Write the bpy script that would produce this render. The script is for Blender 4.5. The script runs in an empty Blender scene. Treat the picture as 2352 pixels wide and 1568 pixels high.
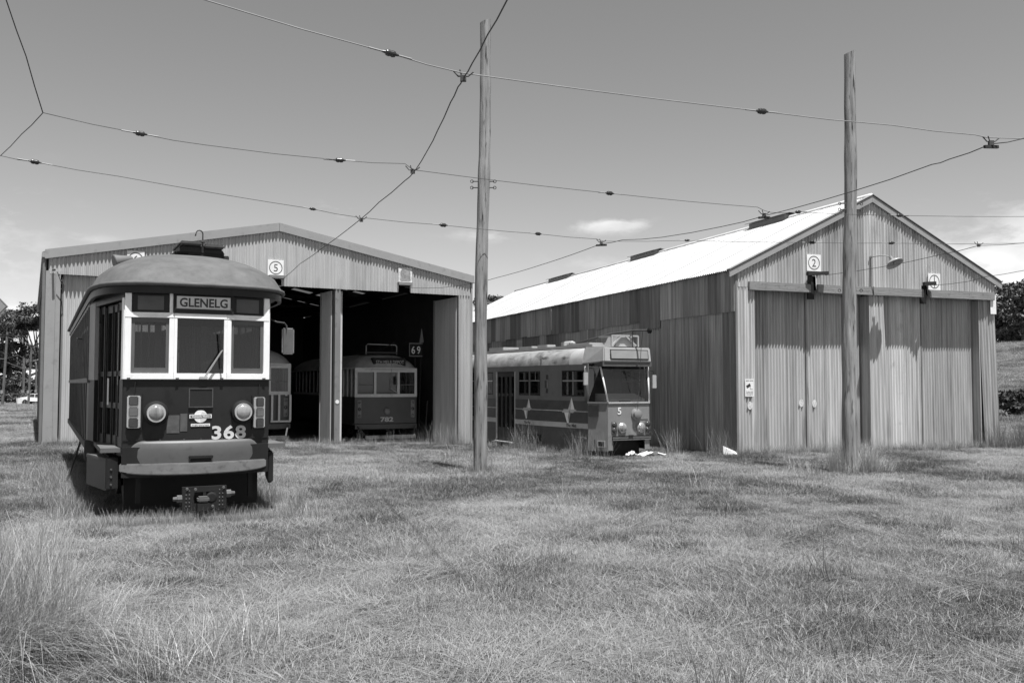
import bpy, math, random
import numpy as np
from mathutils import Vector, Matrix
R = math.radians
SC = bpy.context.scene
COL = SC.collection

# ------------------------------------------------------------------ camera, sky, sun, exposure
FPX, CXP, CYP = 2080.0, 1176.0, 784.0            # focal length and centre, in pixels of a 2352 px wide picture
PITCH = math.atan(96 / 2080)
CAM = Vector((0, 0, 1.85))
cam = bpy.data.cameras.new('camera'); cam.sensor_width = 36; cam.lens = 36 * FPX / 2352
cam.clip_start = 0.1; cam.clip_end = 4000
cam_o = bpy.data.objects.new('camera', cam); COL.objects.link(cam_o)
cam_o.location = CAM; cam_o.rotation_euler = (R(90) + PITCH, 0, 0)
SC.camera = cam_o

SUN_AZ, SUN_EL = 30.0, 72.0                      # degrees from -y towards +x; elevation
sd = Vector((math.sin(R(SUN_AZ)) * math.cos(R(SUN_EL)), -math.cos(R(SUN_AZ)) * math.cos(R(SUN_EL)), math.sin(R(SUN_EL))))
sun = bpy.data.lights.new('sun', 'SUN'); sun.energy = 5.0; sun.angle = R(0.5); sun.color = (1, 1, 1)
sun_o = bpy.data.objects.new('sun', sun); COL.objects.link(sun_o)
sun_o.rotation_euler = sd.to_track_quat('Z', 'Y').to_euler(); sun_o.location = (0, 0, 30)

world = bpy.data.worlds.new('World'); SC.world = world; world.use_nodes = True
wt = world.node_tree; wt.nodes.clear()
def wn(t, **k):
    n = wt.nodes.new(t)
    for a, b in k.items(): setattr(n, a, b)
    return n
def pix_dir(px, py):
    d = Vector(((px - CXP) / FPX, 1, -(py - CYP) / FPX)); c, s = math.cos(PITCH), math.sin(PITCH)
    return Vector((d.x, d.y * c - d.z * s, d.y * s + d.z * c))
sky = wn('ShaderNodeTexSky', sky_type='NISHITA', sun_disc=False, sun_elevation=R(SUN_EL), sun_rotation=math.atan2(sd.x, sd.y), altitude=300, air_density=1.0, dust_density=0.3, ozone_density=1.0)
bw = wn('ShaderNodeVectorMath', operation='DOT_PRODUCT'); bw.inputs[1].default_value = (.62, .34, .04); bg = wn('ShaderNodeBackground'); out = wn('ShaderNodeOutputWorld')
bg.inputs['Strength'].default_value = 0.088
wt.links.new(sky.outputs[0], bw.inputs[0])
# low cumulus round the horizon, denser in a few directions
tc = wn('ShaderNodeTexCoord')
def wmath(op, a, b=None, c=None, clamp=False):
    n = wn('ShaderNodeMath', operation=op, use_clamp=clamp)
    for i, v in enumerate((a, b, c)):
        if v is None: continue
        if isinstance(v, (int, float)): n.inputs[i].default_value = v
        else: wt.links.new(v, n.inputs[i])
    return n.outputs[0]
mp = wn('ShaderNodeMapping'); mp.inputs['Scale'].default_value = (1, 1, 2.6)
wt.links.new(tc.outputs['Generated'], mp.inputs[0])
nz = wn('ShaderNodeTexNoise'); nz.inputs['Scale'].default_value = 17; nz.inputs['Detail'].default_value = 8; nz.inputs['Roughness'].default_value = 0.62
wt.links.new(mp.outputs[0], nz.inputs[0])
mask = None
for (px, py, sx, sy, amp) in ((2330, 600, 130, 55, 1.0), (2470, 560, 260, 70, .9), (1410, 519, 95, 18, .85), (2330, 668, 80, 20, .7), (1105, 540, 70, 16, .42), (790, 485, 55, 24, .36),
                              (190, 545, 60, 14, .34), (10, 600, 80, 110, .36), (-200, 560, 250, 120, .5), (20, 700, 120, 30, .42), (1500, 600, 200, 22, .30)):
    d = pix_dir(px, py).normalized(); right = Vector((d.y, -d.x, 0)).normalized(); up = right.cross(d)
    def dot(v):
        n = wn('ShaderNodeVectorMath', operation='DOT_PRODUCT'); wt.links.new(tc.outputs['Generated'], n.inputs[0]); n.inputs[1].default_value = v
        return n.outputs['Value']
    a = wmath('DIVIDE', dot(right), sx / FPX); b = wmath('DIVIDE', dot(up), sy / FPX)
    r2 = wmath('ADD', wmath('MULTIPLY', a, a), wmath('MULTIPLY', b, b))
    front = wmath('GREATER_THAN', dot(d), 0.0)
    g = wmath('MULTIPLY', wmath('MULTIPLY', wmath('EXPONENT', wmath('MULTIPLY', r2, -1.0)), amp), front)
    mask = g if mask is None else wmath('MAXIMUM', mask, g)
cl = wmath('SUBTRACT', wmath('ADD', wmath('MULTIPLY', nz.outputs[0], 1.5), wmath('MULTIPLY', mask, 0.56)), 0.83)
cl = wmath('MULTIPLY', cl, 3.4, clamp=True)
cl = wmath('MULTIPLY', cl, wmath('MULTIPLY', mask, 1.5, clamp=True))
mixc = wn('ShaderNodeMixRGB'); wt.links.new(cl, mixc.inputs[0]); wt.links.new(bw.outputs['Value'], mixc.inputs[1])
nz2 = wn('ShaderNodeTexNoise'); nz2.inputs['Scale'].default_value = 11; nz2.inputs['Detail'].default_value = 5; wt.links.new(mp.outputs[0], nz2.inputs[0])
wt.links.new(wmath('ADD', wmath('MULTIPLY', nz2.outputs[0], 7.0), 2.6), mixc.inputs[2])
wt.links.new(mixc.outputs[0], bg.inputs[0]); wt.links.new(bg.outputs[0], out.inputs[0])

vs = SC.view_settings
vs.view_transform = 'Standard'; vs.look = 'None'; vs.gamma = 1; vs.exposure = 0.8; vs.use_curve_mapping = False
SC.cycles.max_bounces = 8; SC.cycles.transparent_max_bounces = 16; SC.cycles.use_denoising = True

# ------------------------------------------------------------------ helpers
def tag(o, label=None, cat=None, group=None, kind=None):
    if label: o['label'] = label
    if cat: o['category'] = cat
    if group: o['group'] = group
    if kind: o['kind'] = kind
    return o
def empty(name, loc=(0, 0, 0), rz=0):
    o = bpy.data.objects.new(name, None); COL.objects.link(o); o.location = loc; o.rotation_euler = (0, 0, R(rz)); o.empty_display_size = .3
    return o
def at_depth(px, py, y):
    d = pix_dir(px, py); return CAM + d * (y / d.y)
def at_z(px, py, z):
    d = pix_dir(px, py); return CAM + d * ((z - CAM.z) / d.z)

class MB:
    def __init__(s): s.v = []; s.f = []
    def poly(s, pts):
        b = len(s.v); s.v += [tuple(p) for p in pts]; s.f.append(tuple(range(b, b + len(pts)))); return s
    def box(s, x0, x1, y0, y1, z0, z1):
        b = len(s.v)
        s.v += [(x0, y0, z0), (x1, y0, z0), (x1, y1, z0), (x0, y1, z0), (x0, y0, z1), (x1, y0, z1), (x1, y1, z1), (x0, y1, z1)]
        s.f += [(b, b+3, b+2, b+1), (b+4, b+5, b+6, b+7), (b, b+1, b+5, b+4), (b+1, b+2, b+6, b+5), (b+2, b+3, b+7, b+6), (b+3, b, b+4, b+7)]
        return s
    def hexa(s, p):      # eight corners ordered as in box
        b = len(s.v); s.v += [tuple(q) for q in p]
        s.f += [(b, b+3, b+2, b+1), (b+4, b+5, b+6, b+7), (b, b+1, b+5, b+4), (b+1, b+2, b+6, b+5), (b+2, b+3, b+7, b+6), (b+3, b, b+4, b+7)]
        return s
    def bar(s, a, b_, w, h, up=(0, 0, 1)):   # rectangular bar from a to b
        a = Vector(a); b_ = Vector(b_); d = (b_ - a).normalized(); u = Vector(up); r = d.cross(u).normalized() * w / 2; u = r.cross(d).normalized() * h / 2
        return s.hexa([a - r - u, a + r - u, b_ + r - u, b_ - r - u, a - r + u, a + r + u, b_ + r + u, b_ - r + u])
    def wall(s, path, z0, z1, th, closed=False):   # solid along a plan polyline; th offsets to the left normal side
        n = len(path); P = [Vector((p[0], p[1])) for p in path]; N = []
        for i in range(n):
            a = P[max(0, i - 1)]; b = P[min(n - 1, i + 1)]; t = (b - a).normalized(); N.append(Vector((-t.y, t.x)))
        b0 = len(s.v)
        zz0 = z0 if callable(z0) else (lambda i: z0); zz1 = z1 if callable(z1) else (lambda i: z1)
        for i in range(n):
            o = P[i]; q = P[i] + N[i] * th
            s.v += [(o.x, o.y, zz0(i)), (o.x, o.y, zz1(i)), (q.x, q.y, zz1(i)), (q.x, q.y, zz0(i))]
        for i in range(n - 1):
            a = b0 + 4 * i; c = a + 4
            for k in range(4): s.f.append((a + k, c + k, c + (k + 1) % 4, a + (k + 1) % 4)[::-1])
        s.f.append((b0, b0 + 1, b0 + 2, b0 + 3)[::-1]); e = b0 + 4 * (n - 1); s.f.append((e, e + 1, e + 2, e + 3))
        return s
    def tube(s, path, r, n=6, cap=True):
        P = [Vector(p) for p in path]; b0 = len(s.v); m = len(P)
        ref = Vector((0, 0, 1))
        for i in range(m):
            t = (P[min(m - 1, i + 1)] - P[max(0, i - 1)]).normalized()
            if abs(t.dot(ref)) > .95: rr = Vector((1, 0, 0))
            else: rr = ref
            u = t.cross(rr).normalized(); w = u.cross(t)
            ri = r[i] if isinstance(r, (list, tuple)) else r
            for k in range(n):
                a = 2 * math.pi * k / n; s.v.append(tuple(P[i] + (u * math.cos(a) + w * math.sin(a)) * ri))
        for i in range(m - 1):
            for k in range(n):
                a = b0 + i * n + k; c = b0 + i * n + (k + 1) % n; s.f.append((a, c, c + n, a + n))
        if cap:
            s.f.append(tuple(b0 + k for k in range(n))[::-1]); s.f.append(tuple(b0 + (m - 1) * n + k for k in range(n)))
        return s
    def lathe(s, prof, o=(0, 0, 0), axis=(0, 0, 1), n=16):   # prof [(r, h)]
        o = Vector(o); ax = Vector(axis).normalized(); t = Vector((1, 0, 0)) if abs(ax.x) < .9 else Vector((0, 1, 0))
        u = ax.cross(t).normalized(); w = ax.cross(u); b0 = len(s.v); m = len(prof)
        for (r, h) in prof:
            for k in range(n):
                a = 2 * math.pi * k / n; s.v.append(tuple(o + ax * h + (u * math.cos(a) + w * math.sin(a)) * max(r, 1e-4)))
        for i in range(m - 1):
            for k in range(n):
                a = b0 + i * n + k; c = b0 + i * n + (k + 1) % n; s.f.append((a, c, c + n, a + n))
        s.f.append(tuple(b0 + k for k in range(n))[::-1]); s.f.append(tuple(b0 + (m - 1) * n + k for k in range(n)))
        return s
    def mesh(s, name='m'):
        me = bpy.data.meshes.new(name); me.from_pydata(s.v, [], s.f); me.update(); return me
    def build(s, name, m, parent=None, smooth=False, bevel=0, loc=None, rot=None, flip=True):
        me = s.mesh(name)
        import bmesh
        bm = bmesh.new(); bm.from_mesh(me)
        if flip: bmesh.ops.recalc_face_normals(bm, faces=bm.faces)
        if bevel: bmesh.ops.bevel(bm, geom=[e for e in bm.edges if len(e.link_faces) == 2 and e.calc_face_angle(0) > .5], offset=bevel, segments=2, affect='EDGES', clamp_overlap=True)
        bm.to_mesh(me); bm.free()
        return link(me, name, m, parent, smooth, loc, rot)
def link(me, name, m, parent=None, smooth=False, loc=None, rot=None):
    o = bpy.data.objects.new(name, me); COL.objects.link(o)
    if m is not None and not len(me.materials): me.materials.append(m)
    if parent: o.parent = parent
    if loc: o.location = loc
    if rot: o.rotation_euler = rot
    if smooth:
        me.polygons.foreach_set('use_smooth', [True] * len(me.polygons))
        if smooth is not True: me.set_sharp_from_angle(angle=R(smooth))
    return o
def text_mesh(body, size, bold=0.0, extrude=.002, width=None, space=1.0):
    cu = bpy.data.curves.new('lettering', 'FONT'); cu.body = body; cu.size = size; cu.align_x = 'CENTER'; cu.align_y = 'CENTER'
    cu.offset = bold; cu.extrude = extrude; cu.space_character = space; cu.resolution_u = 3
    o = bpy.data.objects.new('lettering', cu); COL.objects.link(o)
    bpy.context.view_layer.update()
    me = bpy.data.meshes.new_from_object(o.evaluated_get(bpy.context.evaluated_depsgraph_get()))
    bpy.data.objects.remove(o); bpy.data.curves.remove(cu)
    co = np.zeros(len(me.vertices) * 3); me.vertices.foreach_get('co', co); co = co.reshape(-1, 3)
    x = co[:, 0]; co[:, 0] -= (x.max() + x.min()) / 2; co[:, 1] -= (co[:, 1].max() + co[:, 1].min()) / 2
    if width: co[:, 0] *= width / (co[:, 0].max() - co[:, 0].min())
    co = np.stack([co[:, 0], -co[:, 2], co[:, 1]], 1)     # stand upright, facing -y
    me.vertices.foreach_set('co', co.ravel()); me.update(); me.materials.clear()
    return me
def put_text(body, size, m, parent, loc, rot=None, name='lettering', curve=None, **k):
    me = text_mesh(body, size, **k)
    if curve:
        for v in me.vertices: v.co.y += curve(v.co.x + loc[0]) - curve(loc[0])
    return link(me, name, m, parent, loc=loc, rot=rot)

# ------------------------------------------------------------------ materials (the photograph is black and white: all greys)
def G(v): return (v, v, v, 1)
MATS = {}
def mat(name, base, rough=.6, var=.25, scale=(4, 4, 4), rnd=0.0, spots=0.0, spot_scale=20, bump=0.0, metal=0.0, spec=.5, stain=0.0, det=6, spot_vec=None):
    m = bpy.data.materials.new(name); m.use_nodes = True; nt = m.node_tree; b = nt.nodes['Principled BSDF']
    N = lambda t, **k: [setattr(n, a, v) or n for n in [nt.nodes.new(t)] for a, v in (k or {'label': ''}).items()][0]
    tcn = N('ShaderNodeTexCoord'); mpn = N('ShaderNodeMapping'); nt.links.new(tcn.outputs['Object'], mpn.inputs[0]); mpn.inputs['Scale'].default_value = scale
    oi = N('ShaderNodeObjectInfo')
    off = N('ShaderNodeVectorMath', operation='SCALE'); off.inputs[0].default_value = (37, 53, 71); nt.links.new(oi.outputs['Random'], off.inputs['Scale'])
    nt.links.new(off.outputs[0], mpn.inputs['Location'])
    no = N('ShaderNodeTexNoise'); no.inputs['Scale'].default_value = 1; no.inputs['Detail'].default_value = det; no.inputs['Roughness'].default_value = .6
    nt.links.new(mpn.outputs[0], no.inputs[0])
    def ma(op, a, c, clamp=False):
        n = N('ShaderNodeMath', operation=op); n.use_clamp = clamp
        for i, v in enumerate((a, c)):
            if isinstance(v, (int, float)): n.inputs[i].default_value = v
            else: nt.links.new(v, n.inputs[i])
        return n.outputs[0]
    k = ma('ADD', ma('MULTIPLY', ma('SUBTRACT', no.outputs[0], .5), var * 4), 1.0)
    if rnd: k = ma('MULTIPLY', k, ma('ADD', ma('MULTIPLY', ma('SUBTRACT', oi.outputs['Random'], .5), 2 * rnd), 1.0))
    if spots or stain:
        n2 = N('ShaderNodeTexNoise'); n2.inputs['Scale'].default_value = spot_scale; n2.inputs['Detail'].default_value = 4
        if spot_vec:
            m3 = N('ShaderNodeMapping'); m3.inputs['Scale'].default_value = spot_vec; nt.links.new(tcn.outputs['Object'], m3.inputs[0]); nt.links.new(m3.outputs[0], n2.inputs[0])
        else: nt.links.new(tcn.outputs['Object'], n2.inputs[0])
        sp = ma('MULTIPLY', ma('SUBTRACT', n2.outputs[0], .58), 8, True)
        k = ma('MULTIPLY', k, ma('SUBTRACT', 1.0, ma('MULTIPLY', sp, spots or stain)))
    k = ma('MAXIMUM', ma('MULTIPLY', k, base), .003)
    cc = N('ShaderNodeCombineColor'); [nt.links.new(k, cc.inputs[i]) for i in range(3)]
    nt.links.new(cc.outputs[0], b.inputs['Base Color'])
    b.inputs['Roughness'].default_value = rough; b.inputs['Metallic'].default_value = metal; b.inputs['Specular IOR Level'].default_value = spec
    if bump:
        bn = N('ShaderNodeBump'); bn.inputs['Strength'].default_value = bump; bn.inputs['Distance'].default_value = .02
        nt.links.new(no.outputs[0], bn.inputs['Height']); nt.links.new(bn.outputs[0], b.inputs['Normal'])
    MATS[name] = m; return m
def glass_mat(name, tint, refl, rough=.03):
    m = bpy.data.materials.new(name); m.use_nodes = True; nt = m.node_tree; nt.nodes.clear()
    o = nt.nodes.new('ShaderNodeOutputMaterial'); mx = nt.nodes.new('ShaderNodeMixShader'); t = nt.nodes.new('ShaderNodeBsdfTransparent'); g = nt.nodes.new('ShaderNodeBsdfGlossy')
    lw = nt.nodes.new('ShaderNodeLayerWeight'); lw.inputs[0].default_value = .25
    ad = nt.nodes.new('ShaderNodeMath'); ad.operation = 'ADD'; ad.use_clamp = True; ad.inputs[1].default_value = refl; nt.links.new(lw.outputs['Fresnel'], ad.inputs[0])
    t.inputs[0].default_value = G(tint); g.inputs[0].default_value = G(.9); g.inputs['Roughness'].default_value = rough
    d = nt.nodes.new('ShaderNodeBsdfDiffuse'); d.inputs[0].default_value = G(.25)
    mx2 = nt.nodes.new('ShaderNodeMixShader'); mx2.inputs[0].default_value = .014            # dust
    nt.links.new(ad.outputs[0], mx.inputs[0]); nt.links.new(t.outputs[0], mx.inputs[1]); nt.links.new(g.outputs[0], mx.inputs[2])
    nt.links.new(mx.outputs[0], mx2.inputs[1]); nt.links.new(d.outputs[0], mx2.inputs[2]); nt.links.new(mx2.outputs[0], o.inputs[0])
    return m
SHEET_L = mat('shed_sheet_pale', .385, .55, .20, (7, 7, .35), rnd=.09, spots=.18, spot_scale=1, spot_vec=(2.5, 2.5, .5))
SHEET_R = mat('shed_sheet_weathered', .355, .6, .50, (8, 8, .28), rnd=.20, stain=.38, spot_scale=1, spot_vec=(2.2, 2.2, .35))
SHEET_W = mat('sheet_bleached', .52, .6, .4, (9, 9, .3), spots=.2, spot_scale=3)
POST = mat('post_grey', .17, .6, .2, (3, 3, .6), spots=.3, spot_scale=4)
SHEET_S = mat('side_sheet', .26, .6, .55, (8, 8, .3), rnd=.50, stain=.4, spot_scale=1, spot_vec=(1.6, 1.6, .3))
ROOF_R = mat('roof_sheet', .45, .5, .16, (.5, 2.5, .5), rnd=.10)
TRIM = mat('trim_metal', .27, .5, .06, (3, 3, 3), spots=.15, spot_scale=5)
TRIM_D = mat('trim_metal_dark', .16, .5, .1, (3, 3, 3))
TIMBER = mat('grey_timber', .20, .85, .30, (2, 14, 30), bump=.5, spots=.3, spot_scale=14)
POLE = mat('pole_timber', .22, .9, .6, (13, 13, .9), bump=1.0, stain=.9, spot_scale=1, spot_vec=(17, 17, 1.9))
FARP = mat('far_pole_timber', .11, .9, .3)
DARKW = mat('dark_timber', .02, .9, .2)
BLACK = mat('black_iron', .012, .7, .3, spec=.3)
IRON = mat('dirty_iron', .05, .75, .4, (9, 9, 9), spots=.3)
CONC = mat('concrete_floor', .18, .9, .2, (2, 2, 2))
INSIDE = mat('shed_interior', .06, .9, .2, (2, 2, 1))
MAROON = mat('dark_red_paint', .020, .42, .22, (3, 3, 1.5), spots=.25, spot_scale=6, spec=.22)
SIDEP = mat('dark_side_paint', .03, .5, .5, (6, 6, .8), spots=.3, spot_scale=5)
WHITE = mat('white_paint', .82, .5, .06, (5, 5, 2), spots=.12, spot_scale=8)
REARP = mat('door_post_grey', .33, .6, .12, (4, 4, 2), spots=.15, spot_scale=6)
CREAM = mat('cream_paint', .52, .6, .10, (5, 5, 2), spots=.2, spot_scale=7)
GREYP = mat('apron_grey', .088, .5, .14, (3, 3, 4), spots=.12, spot_scale=12)
BUMPER = mat('bumper_worn', .16, .55, .22, (5, 5, 9), spots=.35, spot_scale=11)
ROOFP = mat('canvas_roof', .088, .75, .34, (4, 4, 4), bump=.15, spots=.15, spot_scale=25)
ROOFD = mat('dark_roof', .09, .8, .3, (5, 5, 5), spots=.3, spot_scale=8)
STEP = mat('step_board', .085, .8, .3, (3, 3, 9), spots=.3, spot_scale=9)
SIDEG = mat('side_frame_grey', .12, .6, .25, (3, 3, 3), spots=.3, spot_scale=6)
SASH = mat('sash_grey', .09, .6, .2)
CHROME = mat('bright_trim', .55, .3, .1, metal=.6)
LENS = mat('headlamp_glass', .22, .12, .5, (20, 3, 3), spec=.8)
LENSD = mat('dark_lens', .035, .15, .3, (9, 9, 9), spec=.8)
LENSM = mat('indicator_lens', .10, .2, .3, (5, 5, 30), spec=.8)
INT = mat('tram_interior', .10, .8, .2)
INTL = mat('tram_interior_pale', .5, .8, .15)
SIGN = mat('sign_white', .72, .6, .10, (3, 3, 3), spots=.10, spot_scale=9)
SIGNW = mat('sign_rubbed', .55, .7, .4, (12, 12, 12), det=8)
SIGNG = mat('sign_flaked_grey', .24, .7, .55, (9, 9, 9), det=8)
INK = mat('sign_ink', .03, .6, .2)
INKG = mat('faded_ink', .09, .7, .3)
BLINDG = mat('blind_pale', .60, .6, .08)
LETG = mat('letter_silver', .52, .5, .25, (1, 1, 7))
DULLET = mat('letter_dull', .22, .6, .1)
Z_LOW = mat('tram_lower_grey', .075, .45, .22, (2, 2, 4), spots=.2, spot_scale=4)
Z_UP = mat('tram_upper_grey', .16, .5, .12, (3, 3, 1), spots=.15, spot_scale=3)
Z_FRONT = mat('tram_front_paint', .185, .4, .10, (3, 3, 3), spots=.1, spot_scale=5)
Z_ROOF = mat('tram_roof_grime', .22, .8, .5, (3, 2, 3), stain=.75, spot_scale=1, spot_vec=(2.2, 1.6, 4))
Z_ROOFL = mat('tram_roof_pale', .33, .6, .15, (3, 3, 3), spots=.15)
Z_BAND = mat('tram_band_pale', .48, .5, .18, (2, 2, 8), spots=.25, spot_scale=6)
DUMMY_DOOR = mat('tram_door_dark', .03, .5, .2)
RUBBER = mat('rubber', .015, .6, .1)
GLASS = glass_mat('window_glass', .50, .015)
GLASSC = glass_mat('windscreen_glass', .8, .06)
GLASSD = glass_mat('window_glass_dark', .32, .05)
WIRE = mat('wire', .045, .6, .2)
WIREL = mat('wire_galvanised', .20, .5, .2)
PORC = mat('insulator_dark', .022, .3, .1, spec=.6)
PLASTIC = mat('white_plastic', .78, .5, .15, (9, 9, 9))
LAMPS = mat('lamp_enamel', .30, .35, .1, spec=.6)
SKYL = bpy.data.materials.new('skylight_sheet'); SKYL.use_nodes = True
_nt = SKYL.node_tree; _nt.nodes.clear(); _o = _nt.nodes.new('ShaderNodeOutputMaterial'); _t = _nt.nodes.new('ShaderNodeBsdfTranslucent'); _t.inputs[0].default_value = G(.22); _nt.links.new(_t.outputs[0], _o.inputs[0])

# ------------------------------------------------------------------ ground
CTRL = [(0, 0, .2), (0, 5, .2), (-6, 5, .18), (6, 5, .12), (-4.3, 12.4, 0), (0, 12, .02), (7, 13, -.1), (14, 14, -.15), (-9, 13, .0), (-14.3, 27.6, 0), (-8, 30.8, -.22), (-1.6, 34.3, -.48), (3.6, 28.1, -.42),
        (7.1, 28.5, -.4), (17.4, 32.3, -.42), (-.8, 21.2, -.25), (8.4, 22.6, -.38), (-25, 25, .05), (-22, 45, -.15), (-45, 80, -.5), (-65, 120, -.98), (-90, 160, -1.1), (25, 30, -.4), (20, 50, -.4), (0, 60, -.6), (0, 120, -.9), (40, 20, -.3), (-30, 5, .2), (25, 5, .0), (0, -15, .3), (60, 120, -.5)]
_c = np.array(CTRL, float)
def _phi(r): return np.where(r > 1e-9, r, 0)        # |r| kernel: tame away from the points
_D = np.linalg.norm(_c[:, None, :2] - _c[None, :, :2], axis=2); _n = NCT = len(_c)
_A = np.zeros((_n + 3, _n + 3)); _A[:_n, :_n] = _phi(_D); _A[:_n, _n] = 1; _A[:_n, _n + 1:] = _c[:, :2]; _A[_n, :_n] = 1; _A[_n + 1:, :_n] = _c[:, :2].T
_W = np.linalg.solve(_A, np.concatenate([_c[:, 2], [0, 0, 0]]))
def ss(a, b, x): t = np.clip((x - a) / (b - a), 0, 1); return t * t * (3 - 2 * t)
def ground_z(x, y):
    x = np.atleast_1d(np.asarray(x, float)); y = np.atleast_1d(np.asarray(y, float))
    cx, cy = np.clip(x, -110, 110), np.clip(y, -20, 180)
    d = np.sqrt((cx[:, None] - _c[None, :, 0]) ** 2 + (cy[:, None] - _c[None, :, 1]) ** 2)
    z = _phi(d) @ _W[:NCT] + _W[NCT] + cx * _W[NCT + 1] + cy * _W[NCT + 2]
    z = np.clip(z, -1.3, .5)
    z = z + 5.6 * ss(15, 42, x) * ss(31, 74, y)
    return z
def gz(x, y): return float(ground_z(x, y)[0])
_perm = np.random.RandomState(5).rand(256, 256)
def vnoise(x, y):
    xi = np.floor(x).astype(int); yi = np.floor(y).astype(int); fx = x - xi; fy = y - yi; fx = fx * fx * (3 - 2 * fx); fy = fy * fy * (3 - 2 * fy)
    g = lambda a, b: _perm[a & 255, b & 255]
    return (g(xi, yi) * (1 - fx) + g(xi + 1, yi) * fx) * (1 - fy) + (g(xi, yi + 1) * (1 - fx) + g(xi + 1, yi + 1) * fx) * fy
def dryness(x, y):     # 0 green .. 1 straw
    n = .46 * vnoise(x * .42 + 3, y * .30 + 9) + .30 * vnoise(x * 1.2 + 40, y * .85 + 7) + .24 * vnoise(x * 3.3, y * 2.6)
    t = np.clip((n - .27) / .43, 0, 1)
    t = t * (1 - .55 * np.exp(-(((x - 3.4) / 2.2) ** 2 + ((y - 6.6) / 1.6) ** 2))) * (1 - .35 * np.exp(-(((x + .3) / 1.0) ** 2 + ((y - 7.4) / 1.5) ** 2)))
    t = t + .35 * np.exp(-(((x + 3.6) / 2.6) ** 2 + ((y - 9.6) / 1.6) ** 2))
    t = t + np.where(x < -13, .28 * np.sin((y - .35 * x) * .55) * ss(20, 30, y), 0)
    return np.clip(t, 0, 1)
def axis(lo, hi, dense_lo, dense_hi, step):
    a = list(np.arange(dense_lo, dense_hi + 1e-6, step)); s = step; x = dense_hi
    while x < hi: s *= 1.25; x += s; a.append(min(x, hi))
    s = step; x = dense_lo
    while x > lo: s *= 1.25; x -= s; a.insert(0, max(x, lo))
    return np.array(a)
gx, gy = axis(-1500, 1500, -30, 46, .7), axis(-60, 2500, -2, 80, .7)
X, Y = np.meshgrid(gx, gy); xf, yf = X.ravel(), Y.ravel(); zf = ground_z(xf, yf) + .03 * (vnoise(xf * .8, yf * .8) - .5) + .05 * (vnoise(xf * .25 + 9, yf * .25) - .5)
nx, ny = len(gx), len(gy)
idx = np.arange(nx * ny).reshape(ny, nx)
fc = np.stack([idx[:-1, :-1], idx[:-1, 1:], idx[1:, 1:], idx[1:, :-1]], -1).reshape(-1, 4)
gm = bpy.data.meshes.new('ground'); gm.from_pydata(np.stack([xf, yf, zf], 1).tolist(), [], fc.tolist()); gm.update()
at_ = gm.attributes.new('dry', 'FLOAT', 'POINT'); at_.data.foreach_set('value', dryness(xf, yf))
GRM = bpy.data.materials.new('meadow'); GRM.use_nodes = True
_nt = GRM.node_tree; _b = _nt.nodes['Principled BSDF']; _b.inputs['Roughness'].default_value = 1; _b.inputs['Specular IOR Level'].default_value = .1
_a = _nt.nodes.new('ShaderNodeAttribute'); _a.attribute_name = 'dry'
_no = _nt.nodes.new('ShaderNodeTexNoise'); _no.inputs['Scale'].default_value = 1.6; _no.inputs['Detail'].default_value = 9; _no.inputs['Roughness'].default_value = .7
_tcn = _nt.nodes.new('ShaderNodeTexCoord'); _nt.links.new(_tcn.outputs['Object'], _no.inputs[0])
_m1 = _nt.nodes.new('ShaderNodeMath'); _m1.operation = 'MULTIPLY_ADD'; _m1.inputs[1].default_value = .7; _nt.links.new(_a.outputs['Fac'], _m1.inputs[0]); 
_m2 = _nt.nodes.new('ShaderNodeMath'); _m2.operation = 'MULTIPLY_ADD'; _m2.inputs[1].default_value = 1.6; _m2.inputs[2].default_value = -.65; _nt.links.new(_no.outputs[0], _m2.inputs[0]); _nt.links.new(_m2.outputs[0], _m1.inputs[2])
_cr = _nt.nodes.new('ShaderNodeValToRGB'); _cr.color_ramp.elements[0].color = G(.05); _cr.color_ramp.elements[1].color = G(.15); _nt.links.new(_m1.outputs[0], _cr.inputs[0]); _nt.links.new(_cr.outputs[0], _b.inputs['Base Color'])
tag(link(gm, 'ground', GRM, smooth=True), 'mown summer meadow sloping gently in front of the sheds', kind='structure')

# ------------------------------------------------------------------ corrugated sheet
def corr_mesh(w, z0, z1, pitch=.115, amp=.021, per=8, x0=0.0):   # local: x 0..w, faces -y; z0/z1 numbers or functions of x
    n = max(6, int(round(w / pitch * per))); f0 = z0 if callable(z0) else (lambda x: z0); f1 = z1 if callable(z1) else (lambda x: z1)
    v = []; f = []
    for i in range(n + 1):
        x = w * i / n; y = amp * math.cos(2 * math.pi * (x + x0) / pitch); v += [(x, y, f0(x)), (x, y, f1(x))]
    for i in range(n): a = 2 * i; f.append((a, a + 2, a + 3, a + 1))
    me = bpy.data.meshes.new('sheet'); me.from_pydata(v, [], f); me.update(); me.polygons.foreach_set('use_smooth', [True] * n)
    return me
def sheet_run(parent, m, x0, x1, y, z0, z1, wid=.8, name='sheet', rot=None, pitch=.115, amp=.021, jitter=.006, rng=random.Random(1), gap=-.02):
    """A run of overlapping corrugated sheets along local x of parent; z0/z1 functions of absolute x or numbers."""
    n = max(1, round((x1 - x0) / wid)); w = (x1 - x0) / n; cache = {}; res = []
    for i in range(n):
        a = x0 + i * w
        if callable(z0) or callable(z1):
            me = corr_mesh(w - gap, (lambda x, a=a: z0(a + x)) if callable(z0) else z0, (lambda x, a=a: z1(a + x)) if callable(z1) else z1, pitch, amp)
            me.materials.append(m)
        else:
            if 'm' not in cache: cache['m'] = corr_mesh(w - gap, z0, z1, pitch, amp); cache['m'].materials.append(m)
            me = cache['m']
        o = bpy.data.objects.new(name, me); COL.objects.link(o); o.parent = parent
        o.location = (a, y - .004 * (i % 2) + rng.uniform(-jitter, jitter), 0); res.append(o)
    return res

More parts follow.
